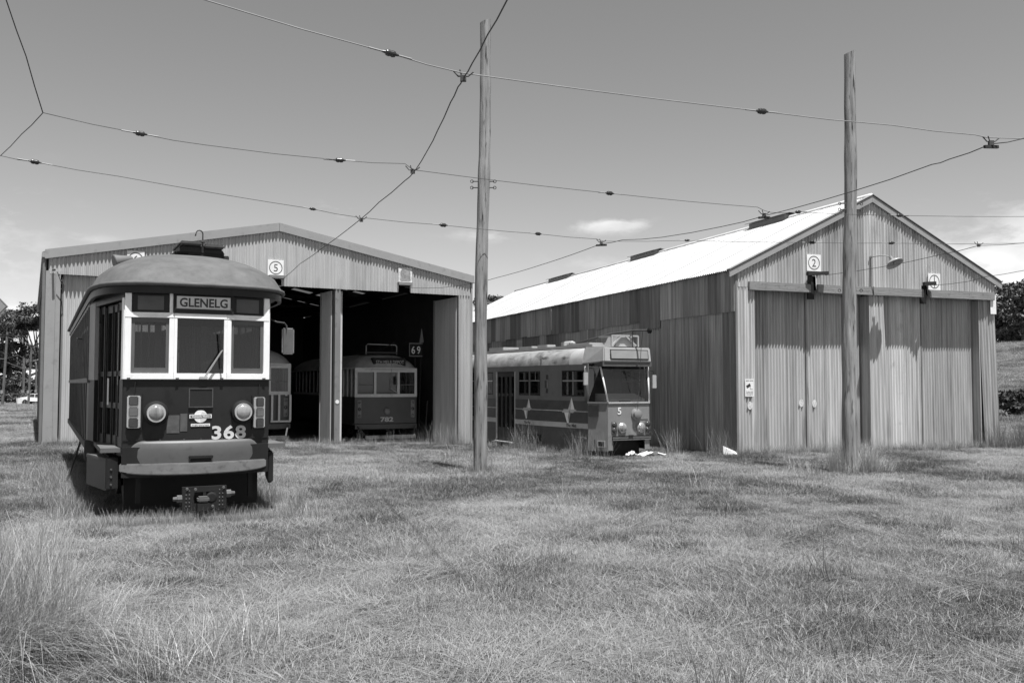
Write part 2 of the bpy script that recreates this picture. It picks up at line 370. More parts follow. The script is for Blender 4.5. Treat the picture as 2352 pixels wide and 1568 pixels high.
# ------------------------------------------------------------------ three-track shed (left), front along local x, depth along local y
LSO = (-14.273, 27.630, 0); LSY = 28
LS = tag(empty('tram_shed', LSO, LSY), 'low wide tram shed of pale corrugated iron with two open bays', 'shed')
LW, LE, LRX, LRZ, LL = 14.42, 5.92, 7.08, 7.32, 24.0     # width, eave, ridge x, ridge z, length
def ls_roof(x): return LE + (LRZ - LE) * (x / LRX if x < LRX else (LW - x) / (LW - LRX))
def ls_bot(x):
    if 6.86 < x < 7.18: return 5.42
    if 11.46 < x < 11.90: return 5.46
    return 5.21 - .003 * x
sheet_run(LS, SHEET_L, 0.06, LW - .06, 0, ls_bot, lambda x: ls_roof(x) - .16, wid=.78)
for a, b in ((0, LRX), (LRX, LW)):      # barge boards, folded metal
    za, zb = ls_roof(a), ls_roof(b); s = 1 if a == 0 else -1
    m = MB(); x0 = a - (.05 if a == 0 else -.004); x1 = b + (.07 if b == LW else -.004)
    f = lambda x: LE + (LRZ - LE) * (x / LRX if a == 0 else (LW - x) / (LW - LRX))
    m.hexa([(x0, -.10, f(x0) - .26), (x1, -.10, f(x1) - .26), (x1, .12, f(x1) - .26), (x0, .12, f(x0) - .26), (x0, -.10, f(x0) + .03), (x1, -.10, f(x1) + .03), (x1, .12, f(x1) + .03), (x0, .12, f(x0) + .03)])
    m.build('barge_board', TRIM, LS, bevel=.006)
m = MB().box(-.13, -.02, -.08, LL, LE - .22, LE - .06); m.build('gutter', TRIM, LS)
m = MB().tube([(-.06, .02, LE - .2), (-.06, .02, -.2)], .05, 8); m.build('downpipe', TRIM_D, LS, smooth=40)
# corners
m = MB().box(-.01, .26, -.015, .30, -.4, 5.30); m.build('corner_flashing', TRIM, LS)
m = MB().box(.264, .40, .005, .12, -.4, 5.30); m.build('door_frame', TRIM, LS)
sheet_run(LS, SHEET_L, 13.96, LW - .03, .0, -.8, 5.25, wid=.5)
m = MB().box(13.88, 13.95, .0, .12, -.8, 5.2); m.build('door_frame', TRIM, LS)
m = MB().box(LW - .03, LW + .03, -.03, .2, -.8, LE - .2); m.build('corner_flashing', TRIM, LS)
# closed bay: two recessed door leaves
for a, b in ((.46, 2.62), (2.66, 4.80)):
    leaf = empty('door_leaf'); leaf.parent = LS; leaf.location = (0, .20, 0)
    sheet_run(leaf, SHEET_L, a, b, 0, -.45, 5.36, wid=.72)
    MB().box(a - .02, a + .03, -.03, .06, -.4, 5.14).build('edge_strip', TRIM_D, leaf)
# posts between the bays
for x, w in ((4.85, .26), (9.10, .20)):
    MB().box(x, x + w, .02, .26, -.7, 5.3).build('post', POST, LS)
# open leaves, swung inwards: corrugated outer face shows
for (hx, hy, L_, ang, z1) in ((9.05, .3, 1.0, 94, 5.14), (13.86, .16, 2.0, 91, 5.12)):
    leaf = empty('door_leaf'); leaf.parent = LS; leaf.location = (hx, hy, 0); leaf.rotation_euler = (0, 0, R(ang - 180))
    for o in sheet_run(leaf, SHEET_L, -L_, 0, 0, -.8, z1, wid=.7): pass
    MB().box(-L_ - .03, -L_, -.05, .05, -.8, z1 + .01).build('edge_strip', TRIM, leaf)
leaf = empty('door_leaf'); leaf.parent = LS; leaf.location = (9.40, .3, 0); leaf.rotation_euler = (0, 0, R(88))
sheet_run(leaf, SHEET_L, 0, 1.9, 0, -.8, 5.12, wid=.7)
MB().box(-.03, .0, -.04, .04, -.8, 5.13).build('edge_strip', CREAM, leaf)
for (hx, ang) in ((5.15, 95),):
    leaf = empty('door_leaf'); leaf.parent = LS; leaf.location = (hx, .3, 0); leaf.rotation_euler = (0, 0, R(ang)); sheet_run(leaf, SHEET_L, 0, 1.9, 0, -.8, 5.12, wid=.7)
# side and back walls, roof with skylight strips
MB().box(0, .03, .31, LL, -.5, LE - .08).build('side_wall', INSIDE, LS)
sh = corr_mesh(.82, -.9, LE - .06); sh.materials.append(SHEET_L)
for i in range(30):
    o = bpy.data.objects.new('sheet', sh); COL.objects.link(o); o.parent = LS; o.location = (LW + .02, .2 + i * .8, 0); o.rotation_euler = (0, 0, R(90))
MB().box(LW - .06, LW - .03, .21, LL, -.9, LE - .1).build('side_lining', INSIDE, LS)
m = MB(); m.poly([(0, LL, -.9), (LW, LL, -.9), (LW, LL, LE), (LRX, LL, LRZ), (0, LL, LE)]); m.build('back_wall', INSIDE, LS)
def roof_strip(x0, x1, y0, y1, name, mt, dz=0):
    f = ls_roof; th = .03
    return MB().hexa([(x0, y0, f(x0) - th + dz), (x1, y0, f(x1) - th + dz), (x1, y1, f(x1) - th + dz), (x0, y1, f(x0) - th + dz), (x0, y0, f(x0) + dz), (x1, y0, f(x1) + dz), (x1, y1, f(x1) + dz), (x0, y1, f(x0) + dz)]).build(name, mt, LS)
sky_y = [6.0, 9.6, 13.2, 16.8]
for (xa, xb) in ((-.1, LRX), (LRX, LW + .1)):
    y = .125
    for sy in sky_y + [LL]:
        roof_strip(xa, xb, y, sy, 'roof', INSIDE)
        if sy < LL:
            for k in range(4):
                u0 = xa + (xb - xa) * (.1 + .2 * k); u1 = u0 + (xb - xa) * .16
                roof_strip(u0, u1, sy + .006, sy + .69, 'skylight', SKYL)
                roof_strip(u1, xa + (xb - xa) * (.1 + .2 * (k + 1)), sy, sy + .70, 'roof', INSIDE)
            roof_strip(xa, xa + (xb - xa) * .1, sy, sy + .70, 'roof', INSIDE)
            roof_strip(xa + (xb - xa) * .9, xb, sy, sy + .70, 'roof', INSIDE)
        y = sy + .70
for y in (5.0, 10, 15, 20):
    MB().hexa([(0, y - .05, LE - .35), (LRX, y - .05, LRZ - .35), (LRX, y + .05, LRZ - .35), (0, y + .05, LE - .35), (0, y - .05, LE - .05), (LRX, y - .05, LRZ - .05), (LRX, y + .05, LRZ - .05), (0, y + .05, LE - .05)]).build('rafter', BLACK, LS)
    MB().hexa([(LRX + .004, y - .05, LRZ - .35), (LW, y - .05, LE - .35), (LW, y + .05, LE - .35), (LRX + .004, y + .05, LRZ - .35), (LRX + .004, y - .05, LRZ - .05), (LW, y - .05, LE - .05), (LW, y + .05, LE - .05), (LRX + .004, y + .05, LRZ - .05)]).build('rafter', BLACK, LS)
    MB().bar((0.1, y - .3, LE - .15), (LW - .1, y - .3, LE - .15), .08, .12).build('tie_beam', BLACK, LS)
for x in (1.5, 3.3, 5.2, 8.9, 10.8, 12.7): MB().box(x - .04, x + .04, .14, LL - .05, ls_roof(x) - .16, ls_roof(x) - .04).build('purlin', BLACK, LS)
# floor sheet follows the fall of the ground
m = MB(); m.hexa([(4.9, .0, -.70), (LW - .1, .0, -.95), (LW - .1, LL, -.95), (4.9, LL, -.70), (4.9, .0, -.20), (LW - .1, .0, -.475), (LW - .1, LL, -.475), (4.9, LL, -.20)]); m.build('floor_slab', CONC, LS)
# bracket on the corner
m = MB().tube([(.18, -.05, 5.32), (.22, -.30, 5.30)], .035, 6).tube([(.3, -.22, 5.25), (.42, -.16, 4.9), (.5, -.1, 4.85), (.45, -.05, 5.05)], .012, 5); m.build('insulator_bracket', IRON, LS)
# timber trolley-wire catchers above the two open bays
for x in (7.02, 11.68):
    MB().box(x - .26, x + .26, -.16, .14, 5.44, 5.54).build('wire_catcher', TIMBER, LS)

def number_board(parent_o, yaw, loc, w, h, digit, label, worn=False, size=.36):
    root = empty('number_board', (0, 0, 0)); a = R(yaw); c, s = math.cos(a), math.sin(a)
    root.location = (parent_o[0] + loc[0] * c - loc[1] * s, parent_o[1] + loc[0] * s + loc[1] * c, parent_o[2] + loc[2]); root.rotation_euler = (0, 0, a)
    MB().box(-w / 2, w / 2, -.012, .012, -h / 2, h / 2).build('board', SIGNW if worn else SIGN, root)
    if worn:
        rs = random.Random(4); m = MB(); n = 26; pts = []
        for k in range(n):
            t = 2 * math.pi * k / n; q = abs(math.cos(t)) ** .5 * math.copysign(1, math.cos(t)), abs(math.sin(t)) ** .5 * math.copysign(1, math.sin(t))
            rr = rs.uniform(.82, 1.0); pts.append((q[0] * w * .42 * rr, -.016, q[1] * h * .43 * rr))
        m.poly(pts); m.build('flaked_patch', SIGNG, root, flip=False)
    else:
        m = MB(); n = 40; ro, ri = .42 * min(w, h), .42 * min(w, h) - .028; ey = h / w
        for k in range(n):
            t0, t1 = 2 * math.pi * k / n, 2 * math.pi * (k + 1) / n
            m.poly([(ro * math.cos(t0), -.016, ro * math.sin(t0) * ey), (ro * math.cos(t1), -.016, ro * math.sin(t1) * ey), (ri * math.cos(t1), -.016, ri * math.sin(t1) * ey), (ri * math.cos(t0), -.016, ri * math.sin(t0) * ey)])
        m.build('ring', INKG, root, flip=False)
        if digit == '1': MB().box(-.016, .016, -.017, -.0165, -.2, .2).build('digit', INKG, root)
        else: put_text(digit, size, INKG, root, (0, -.015, 0), name='digit')
    tag(root, label, 'number board', 'track number boards on the sheds'); return root
number_board(LSO, LSY, (2.53, -.03, 5.80), .52, .54, '6', 'white board with ringed numeral 6 above the closed shed bay')
number_board(LSO, LSY, (6.98, -.03, 5.80), .54, .54, '5', 'white board with ringed numeral 5 over the shed ridge bay')
number_board(LSO, LSY, (11.71, -.03, 5.80), .54, .56, '', 'flaked white number board with its numeral rubbed away', worn=True)

# ------------------------------------------------------------------ two-track gabled shed (right)
RSO = (7.085, 28.528, -.4); RSY = 20.5
RS = tag(empty('gabled_shed', RSO, RSY), 'tall gabled shed of weathered corrugated iron with closed doors and bright roof', 'shed')
RW, RE, RRX, RRZ, RL = 10.92, 5.93, 5.40, 8.56, 34.0
def rs_roof(x): return RE + (RRZ - RE) * (x / RRX if x < RRX else (RW - x) / (RW - RRX))
def rs_bot(x):
    if 2.80 < x < 3.06: return 5.75
    if 7.54 < x < 7.80: return 5.62
    return 5.30
sheet_run(RS, SHEET_R, .03, RW - .03, 0, rs_bot, lambda x: rs_roof(x) - .10, wid=.84, pitch=.118, amp=.025)
MB().box(2.80, 3.06, .06, .10, 5.0, 5.8).build('slot_backing', BLACK, RS); MB().box(7.54, 7.80, .06, .10, 5.0, 5.7).build('slot_backing', BLACK, RS)
for x0, x1 in ((.43, 2.80), (3.08, 7.54), (7.80, 10.80)):
    MB().box(x0, x1, -.11, -.022, 5.20, 5.48).build('beam', TIMBER, RS, bevel=.012)
MB().bar((2.62, -.16, 5.80), (3.32, -.30, 5.84), .16, .10).build('wire_catcher', DARKW, RS)
MB().box(2.74, 2.80, -.2, .02, 5.48, 5.78).build('wire_catcher', DARKW, RS)
MB().bar((7.48, -.16, 5.66), (7.86, -.30, 5.68), .16, .12).build('wire_catcher', DARKW, RS)
# posts in front: corner strip, middle pillar, far jamb
sheet_run(RS, SHEET_R, .0, .66, .0, -.6, 5.29, wid=.66, pitch=.118, amp=.025)
MB().box(.655, .70, .0, .46, -.6, 5.2).build('door_reveal', TRIM_D, RS)
pil = corr_mesh(.56, -.6, 5.29, .118, .025); pil.materials.append(SHEET_R)
for v in pil.vertices:
    if v.co.z < 0: v.co.x = v.co.x * 1.5 - .04
link(pil, 'pillar', None, RS, loc=(5.28, -.005, 0))
MB().box(5.255, 5.285, .0, .44, -.6, 5.2).build('door_reveal', SHEET_R, RS)
jm = corr_mesh(.62, -.7, 5.28, .118, .025); jm.materials.append(SHEET_R)
for v in jm.vertices:
    t = (5.28 - v.co.z) / 6.0; v.co.x += .16 * t; v.co.y += .10 * (1 - v.co.x / .7) * (1 - .3 * t)
link(jm, 'jamb', None, RS, loc=(10.29, .04, 0))
MB().box(10.25, 10.285, .12, .44, -.6, 5.2).build('door_reveal', SHEET_R, RS)
MB().box(10.66, 10.93, -.03, -.024, 4.72, 5.30).build('patch_plate', SIGN, RS)
# doors: each leaf of several sheets, recessed behind the beam
for di, (a, b, dy) in enumerate(((.70, 2.98, .46), (3.03, 5.25, .45), (5.84, 7.88, .45), (7.92, 10.70, .46))):
    leaf = empty('door_leaf'); leaf.parent = RS; leaf.location = (0, dy, 0)
    for si, so in enumerate(sheet_run(leaf, SHEET_R, a, b, 0, -.6, 5.35, wid=.78, pitch=.118, amp=.025, gap=.016)):
        if (di, si) in ((2, 1), (0, 1)): so.material_slots[0].link = 'OBJECT'; so.material_slots[0].material = SHEET_W if di == 2 else SHEET_L
    MB().box(b, b + .03, -.03, .05, -.6, 5.3).build('edge_strip', TRIM_D if di != 1 else TRIM, leaf)
MB().box(.2, RW - .2, .75, .78, -.6, 5.6).build('inner_lining', BLACK, RS)
# far side wall of the opening and rear
MB().box(RW - .02, RW + .02, .1, RL, -1, RE).build('side_wall', SHEET_R, RS)
m = MB(); m.poly([(0, RL, -1), (RW, RL, -1), (RW, RL, RE), (RRX, RL, RRZ), (0, RL, RE)]); m.build('back_wall', SHEET_R, RS)
# left side wall: lower and upper courses of sheets
rng = random.Random(8)
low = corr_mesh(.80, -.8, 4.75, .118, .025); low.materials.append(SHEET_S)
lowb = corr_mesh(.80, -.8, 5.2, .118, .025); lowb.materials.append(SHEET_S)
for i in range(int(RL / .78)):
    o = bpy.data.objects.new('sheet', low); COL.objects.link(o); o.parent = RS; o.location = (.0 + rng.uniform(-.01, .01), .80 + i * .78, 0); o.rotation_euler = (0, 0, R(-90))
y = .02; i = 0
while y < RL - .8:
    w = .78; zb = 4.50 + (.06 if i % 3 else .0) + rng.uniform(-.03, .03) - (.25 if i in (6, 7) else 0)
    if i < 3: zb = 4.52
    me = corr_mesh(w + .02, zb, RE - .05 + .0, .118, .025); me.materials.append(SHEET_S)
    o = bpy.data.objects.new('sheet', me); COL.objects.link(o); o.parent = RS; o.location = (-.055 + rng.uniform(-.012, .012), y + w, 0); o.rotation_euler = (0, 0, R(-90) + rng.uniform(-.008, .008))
    y += w; i += 1
MB().box(-.04, .03, -.02, .05, -.6, 5.9).build('corner_flashing', TRIM_D, RS)
# roof sheets: corrugations run down the slope
slope_l = math.atan2(RRZ - RE, RRX); len_l = math.hypot(RRX, RRZ - RE) + .32
slope_r = math.atan2(RRZ - RE, RW - RRX); len_r = math.hypot(RW - RRX, RRZ - RE) + .22
def roof_mesh(ln):
    w = .80; n = 42; v = []; f = []
    for i in range(n + 1):
        x = w * i / n; zz = .018 * math.cos(2 * math.pi * x / .115); v += [(0, x, zz), (ln, x, zz)]
    for i in range(n): a = 2 * i; f.append((a, a + 1, a + 3, a + 2))
    me = bpy.data.meshes.new('roof_sheet'); me.from_pydata(v, [], f); me.update(); me.polygons.foreach_set('use_smooth', [True] * n); me.materials.append(ROOF_R); return me
rl, rr = roof_mesh(len_l), roof_mesh(len_r)
for i in range(int((RL + .1) / .78)):
    o = bpy.data.objects.new('roof_sheet', rl); COL.objects.link(o); o.parent = RS
    o.location = (-.30 * math.cos(slope_l), -.04 + i * .78, RE + .02 - .30 * math.sin(slope_l) + .003 * (i % 2) + rng.uniform(-.004, .004)); o.rotation_euler = (0, -slope_l, 0)
    o = bpy.data.objects.new('roof_sheet', rr); COL.objects.link(o); o.parent = RS
    o.location = (RRX, -.04 + i * .78, RRZ + .02 + .003 * (i % 2)); o.rotation_euler = (0, slope_r, 0)
MB().tube([(RRX, -.05, RRZ + .02), (RRX, RL, RRZ + .02)], .09, 8).build('ridge_cap', ROOF_R, RS, smooth=True)
for (x0, x1) in ((-.30, RRX - .003), (RRX + .003, RW + .24)):
    f = lambda x: RE + (RRZ - RE) * (x / RRX if x0 < 1 else (RW - x) / (RW - RRX))
    MB().hexa([(x0, -.10, f(x0) - .20), (x1, -.10, f(x1) - .20), (x1, -.055, f(x1) - .20), (x0, -.055, f(x0) - .20), (x0, -.10, f(x0) + .015), (x1, -.10, f(x1) + .015), (x1, -.055, f(x1) + .015), (x0, -.055, f(x0) + .015)]).build('barge_board', TRIM, RS)
    MB().hexa([(x0, -.13, f(x0) + .045), (x1, -.13, f(x1) + .045), (x1, .10, f(x1) + .045), (x0, .10, f(x0) + .045), (x0, -.13, f(x0) + .065), (x1, -.13, f(x1) + .065), (x1, .10, f(x1) + .065), (x0, .10, f(x0) + .065)]).build('verge_capping', TRIM_D if x0 > 1 else TRIM, RS)
for (y0, y1) in ((4.3, 6.6), (14.2, 16.8), (24.6, 27.6)):
    v = empty('ridge_vent'); v.parent = RS; v.location = (RRX, 0, RRZ)
    MB().box(-.22, .22, y0, y1, -.12, .15).build('throat', TRIM_D, v)
    MB().hexa([(-.36, y0 - .1, .12), (0, y0 - .1, .22), (0, y1 + .1, .22), (-.36, y1 + .1, .12), (-.36, y0 - .1, .14), (0, y0 - .1, .24), (0, y1 + .1, .24), (-.36, y1 + .1, .14)]).build('hood', TRIM_D, v)
    MB().hexa([(.004, y0 - .1, .22), (.36, y0 - .1, .12), (.36, y1 + .1, .12), (.004, y1 + .1, .22), (.004, y0 - .1, .24), (.36, y0 - .1, .14), (.36, y1 + .1, .14), (.004, y1 + .1, .24)]).build('hood', TRIM_D, v)
MB().tube([(5.33, -.045, 6.49), (5.33, -.045, 5.48)], .012, 5).tube([(5.35, -.125, 5.5), (5.35, -.125, 5.19)], .012, 5).build('conduit', TRIM_D, RS)
number_board(RSO, RSY, (2.98, -.04, 6.19), .56, .55, '2', 'white board with a ringed figure two below the gable lamp')
number_board(RSO, RSY, (8.07, -.04, 5.77), .54, .57, '1', 'white board with a ringed single stroke near the shed jamb')
def local_pt(o, yaw, p):
    a = R(yaw); c, s = math.cos(a), math.sin(a); return Vector((o[0] + p[0] * c - p[1] * s, o[1] + p[0] * s + p[1] * c, o[2] + p[2]))
# lamp on a bracket
lamp = tag(empty('wall_lamp', local_pt(RSO, RSY, (5.33, 0, 6.49)), RSY), 'grey enamel wall lamp with wide dish shade on bracket under the gable', 'lamp')
MB().lathe([(.05, 0), (.05, .03)], (0, -.05, 0), (0, 1, 0), 12).build('wall_plate', TRIM_D, lamp)
MB().tube([(0, -.03, 0), (.02, -.45, .0), (.16, -.62, -.02), (.24, -.68, -.10)], .017, 8).build('bracket_arm', TRIM, lamp, smooth=True)
ax = Vector((.10, -.52, -.85)).normalized(); c0 = Vector((.24, -.68, -.06))
MB().lathe([(.03, -.02), (.05, .0), (.06, .12), (.10, .16)], c0, ax, 14).build('collar', TRIM_D, lamp, smooth=40)
MB().lathe([(.08, .14), (.16, .17), (.24, .23), (.285, .30), (.278, .30), (.23, .25), (.14, .19)], c0, ax, 28).build('shade', LAMPS, lamp, smooth=True)
MB().lathe([(.01, .22), (.05, .25), (.055, .29), (.01, .33)], c0, ax, 12).build('bulb', LENS, lamp, smooth=True)
# camera warning sign and stickers
cs = tag(empty('warning_sign', local_pt(RSO, RSY, (.435, -.03, 2.11)), RSY), 'small white security camera warning sign on the shed corner', 'sign')
MB().box(-.165, .165, -.006, .006, -.275, .275).build('plate', SIGN, cs)
m = MB(); m.hexa([(-.09, -.009, -.02), (.05, -.009, .06), (.05, -.007, .06), (-.09, -.007, -.02), (-.13, -.009, .06), (.01, -.009, .14), (.01, -.007, .14), (-.13, -.007, .06)]); m.build('camera_symbol', INK, cs)
MB().box(.02, .032, -.009, -.007, -.05, .05).box(.032, .12, -.009, -.007, -.05, -.04).build('bracket_symbol', INK, cs)
put_text('SECURITY NOTICE', .035, INK, cs, (0, -.008, .225), width=.27)
put_text('THIS AREA IS UNDER', .026, INKG, cs, (0, -.008, -.12), width=.26); put_text('VIDEO SURVEILLANCE', .026, INKG, cs, (0, -.008, -.165), width=.26); put_text('CCTV IN OPERATION', .026, INKG, cs, (0, -.008, -.215), width=.24)
for (px, pz, yy, lab) in ((2.78, 1.60, .435, 'pale oval sticker on the shed door leaf next to the camera sign'), (3.30, 1.58, .425, 'pale oval patch on the door leaf beside the gap'), (.45, 1.55, -.03, 'round pale sticker below the camera warning sign')):
    m = MB(); m.poly([(.09 * math.cos(t * .4), -.002, .13 * math.sin(t * .4)) for t in range(16)]); m.poly([(.035 * math.cos(t * .4), -.004, .06 * math.sin(t * .4) + .02) for t in range(16)])
    o = m.build('sticker', SIGNW, None, loc=local_pt(RSO, RSY, (px, yy, pz)), rot=(0, 0, R(RSY)), flip=False)
    tag(o, lab, 'sticker')

# ------------------------------------------------------------------ trams: shared pieces (local: x to the viewer's right, y back, z up, front at y = 0)
def cap_outline(hw, yc, yf, n, L, steps=22):
    P = []
    for k in range(steps + 1):
        th = -math.pi / 2 + math.pi * k / steps; s, c = math.sin(th), math.cos(th)
        P.append((math.copysign(abs(s) ** (2 / n), s) * hw, yc - (yc - yf) * abs(c) ** (2 / n)))
    return [(-hw, L)] + [(-hw, yc + (L - yc) * (1 - t)) for t in (.4, .8)] + P + [(hw, yc + (L - yc) * t) for t in (.2, .6)] + [(hw, L)]
def dome(outline, yc, z0, h, p, q, rings=9, th=0):
    m = MB(); n = len(outline)
    for r in range(rings + 1):
        s = 1 - r / rings; s = s ** .7 if s > 0 else 0
        for (x, y) in outline:
            cy = max(yc, y); m.v.append((x * s, cy + (y - cy) * s, z0 + h * (1 - s ** p) ** q))
    for r in range(rings):
        for i in range(n - 1): a = r * n + i; m.f.append((a, a + 1, a + n + 1, a + n))
    m.f.append(tuple(r * n for r in range(rings + 1))[::-1]); m.f.append(tuple(r * n + n - 1 for r in range(rings + 1)))
    return m
def wheel(parent, x, y, r=.38):
    w = empty('wheel'); w.parent = parent; w.location = (x, y, r); s = 1 if x > 0 else -1
    MB().lathe([(r, -.05), (r + .03, -.05), (r + .03, -.02), (r, -.02), (r, .06), (r - .05, .06)], (0, 0, 0), (s, 0, 0), 24).build('tyre', IRON, w, smooth=40)
    MB().lathe([(r - .05, .0), (r - .12, .03), (.1, .03), (.09, .1), (.02, .1)], (0, 0, 0), (s, 0, 0), 20).build('hub', BLACK, w, smooth=40)
def truck(parent, y0, base=1.5, hw=.95):
    t = empty('truck'); t.parent = parent; t.location = (0, 0, 0)
    for s in (-1, 1):
        MB().box(s * hw - .04, s * hw + .04, y0 - .5, y0 + base + .5, .32, .56).build('side_frame', BLACK, t, bevel=.01)
        for yy in (y0, y0 + base):
            wheel(parent, s * .72, yy); MB().box(s * hw - .09, s * hw + .09, yy - .12, yy + .12, .26, .50).build('axle_box', BLACK, t, bevel=.01)
    MB().box(-.9, .9, y0 + base / 2 - .15, y0 + base / 2 + .15, .4, .75).build('bolster', BLACK, t)
    for yy in (y0, y0 + base): MB().tube([(-.8, yy, .38), (.8, yy, .38)], .06, 8).build('axle', BLACK, t)

# ------------------------------------------------------------------ the dark tram 368 in front
T = tag(empty('interurban_tram', (-4.266, 12.406, 0), 27.4), 'dark tram numbered 368 with white framed windows showing GLENELG', 'tram')
D = lambda x: .17 * x * x
def arc(x0, x1, off=0.0, n=14): return [(x0 + (x1 - x0) * i / n, D(x0 + (x1 - x0) * i / n) + off) for i in range(n + 1)]
TL = 12.6
# front: dash, apron, bumper
dash = MB().wall(arc(-.96, .96), 1.0, 1.895, .05).build('dash_panel', MAROON, T, smooth=40)
MB().wall(arc(-.955, .955, -.012), 1.082, 1.098, .02).build('seam_strip', MAROON, dash)
for x in (-.5, -.2, .02, .3, .62): MB().lathe([(.011, 0), (.008, .008)], (x, D(x) - .01, 1.09), (0, -1, 0), 8).build('rivet', IRON, dash)
m = MB(); n = 40
for i in range(n + 1):        # pressed apron with rounded upper corners
    x = -.90 + 1.74 * i / n; u = abs((x + .03) / .87); zt = 1.08 - .15 * max(0, (u - .78) / .22) ** 2.2; hh = zt - .79; ed = max(0, 1 - u ** 10)
    for (zf_, of_) in ((0, .055), (.3, .062), (.6, .06), (.86, .052), (.97, .036), (1, .004)): m.v.append((x, D(x) - .012 - of_ * ed, .79 + hh * zf_))
for i in range(n):
    for k in range(5): a = i * 6 + k; m.f.append((a, a + 6, a + 7, a + 1))
m.build('apron', GREYP, T, smooth=True)
MB().box(-.145, .165, -.13, -.04, .835, .875).box(-.12, .14, -.11, -.05, .79, .834).build('step_bracket', BLACK, T, bevel=.006)
bp = [(-1.0 + 1.93 * i / 20, .25 * (-1.0 + 1.93 * i / 20) ** 2 - .14) for i in range(21)]
MB().wall(bp, lambda i: .645 - .02 * (1 - ((i - 10) / 10) ** 2) + .03 * abs((i - 10) / 10) ** 8, lambda i: .785, .09).build('bumper', BUMPER, T, smooth=40, bevel=.014)
MB().wall(arc(-.97, .95, -.06), .60, 1.0, .05).build('buffer_beam', BLACK, T)
# front window band: posts, rails, panes on three facets
FX = [(-.955, D(.955)), (-.345, D(.345)), (.345, D(.345)), (.955, D(.955))]
def fpt(f, u, off=0.0):
    a, b = Vector(FX[f]), Vector(FX[f + 1]); t = (b - a).normalized(); nrm = Vector((t.y, -t.x)); p = a + (b - a) * u + nrm * off; return (p.x, p.y)
def fpiece(f, u0, u1, z0, z1, o0, o1, name, m_, parent, bevel=0):    # block lying on facet f, from offset o0 (outer) to o1 (inner)
    a, b, c, d = fpt(f, u0, o0), fpt(f, u1, o0), fpt(f, u1, o1), fpt(f, u0, o1)
    return MB().hexa([(*a, z0), (*b, z0), (*c, z0), (*d, z0), (*a, z1), (*b, z1), (*c, z1), (*d, z1)]).build(name, m_, parent, bevel=bevel)
fr = empty('front_window_frame'); fr.parent = T
for f in range(3):
    fpiece(f, 0, 1, 1.90, 1.985, .02, -.05, 'sill_rail', WHITE, fr, .004)
    fpiece(f, 0, 1, 2.735, 2.805, .016, -.05, 'head_rail', WHITE, fr, .004)
    fpiece(f, 0, 1, 3.06, 3.12, .0, -.05, 'top_rail', MAROON, fr)
for (f, u0, u1) in ((0, 0, .13), (0, .90, 1), (1, 0, .055), (1, .945, 1), (2, 0, .10), (2, .87, 1)):
    fpiece(f, u0, u1, 1.986, 2.734, .012, -.05, 'post', WHITE, fr, .003); fpiece(f, u0, u1, 2.806, 3.07, .012, -.05, 'post', WHITE, fr, .003)
MB().wall(arc(-.985, .985, -.03), 1.893, 1.907, .04).build('drip_ledge', MAROON, fr)
for x in (-.9, -.3, .28, .88): MB().box(x - .02, x + .02, D(x) - .045, D(x), 1.90, 1.925).build('ledge_bracket', IRON, fr)
for f, u0, u1 in ((0, .13, .90), (2, .10, .87)):
    w = empty('side_window'); w.parent = T
    for (a, b, z0, z1) in ((u0, u0 + .07, 1.99, 2.73), (u1 - .07, u1, 1.99, 2.73), (u0 + .071, u1 - .071, 1.99, 2.06), (u0 + .071, u1 - .071, 2.67, 2.73)): fpiece(f, a, b, z0, z1, -.012, -.04, 'sash', SASH, w)
    fpiece(f, u0 + .06, u1 - .06, 2.05, 2.68, -.022, -.028, 'pane', GLASS, w)
    fpiece(f, u0 + .01, u1 - .01, 2.81, 3.055, -.006, -.04, 'upper_panel', MAROON, w); fpiece(f, u0 + .12, u1 - .12, 2.84, 3.03, -.003, -.0055, 'upper_pane', SASH, w)
fpiece(1, .05, .95, 1.985, 2.74, -.022, -.028, 'windscreen', GLASS, T)
db = fpiece(1, -.03, 1.13, 2.80, 3.075, .03, -.04, 'destination_box', MAROON, T, .006)
MB().box(-.325, .385, -.016, -.010, 2.865, 3.035).build('destination_blind', BLINDG, db)
put_text('GLENELG', .165, INK, db, (.03, -.018, 2.95), bold=.004, width=.63, extrude=.001)
MB().box(-.345, -.325, -.024, -.01, 2.85, 3.05).box(.385, .405, -.024, -.01, 2.85, 3.05).box(-.345, .405, -.023, -.01, 3.035, 3.05).box(-.345, .405, -.023, -.01, 2.85, 2.865).build('blind_frame', BLACK, db)
# wiper
wp = empty('wiper'); wp.parent = T
MB().box(-.02, .09, -.06, .0, 1.905, 1.945).build('wiper_motor', CHROME, wp, bevel=.008)
MB().tube([(.04, -.05, 1.93), (.27, -.05, 2.30)], .008, 6).tube([(.06, -.05, 1.93), (.285, -.05, 2.31)], .006, 6).build('wiper_arm', CHROME, wp)
MB().bar((.235, -.045, 2.53), (.275, -.045, 2.05), .014, .02).build('wiper_blade', BLACK, wp)
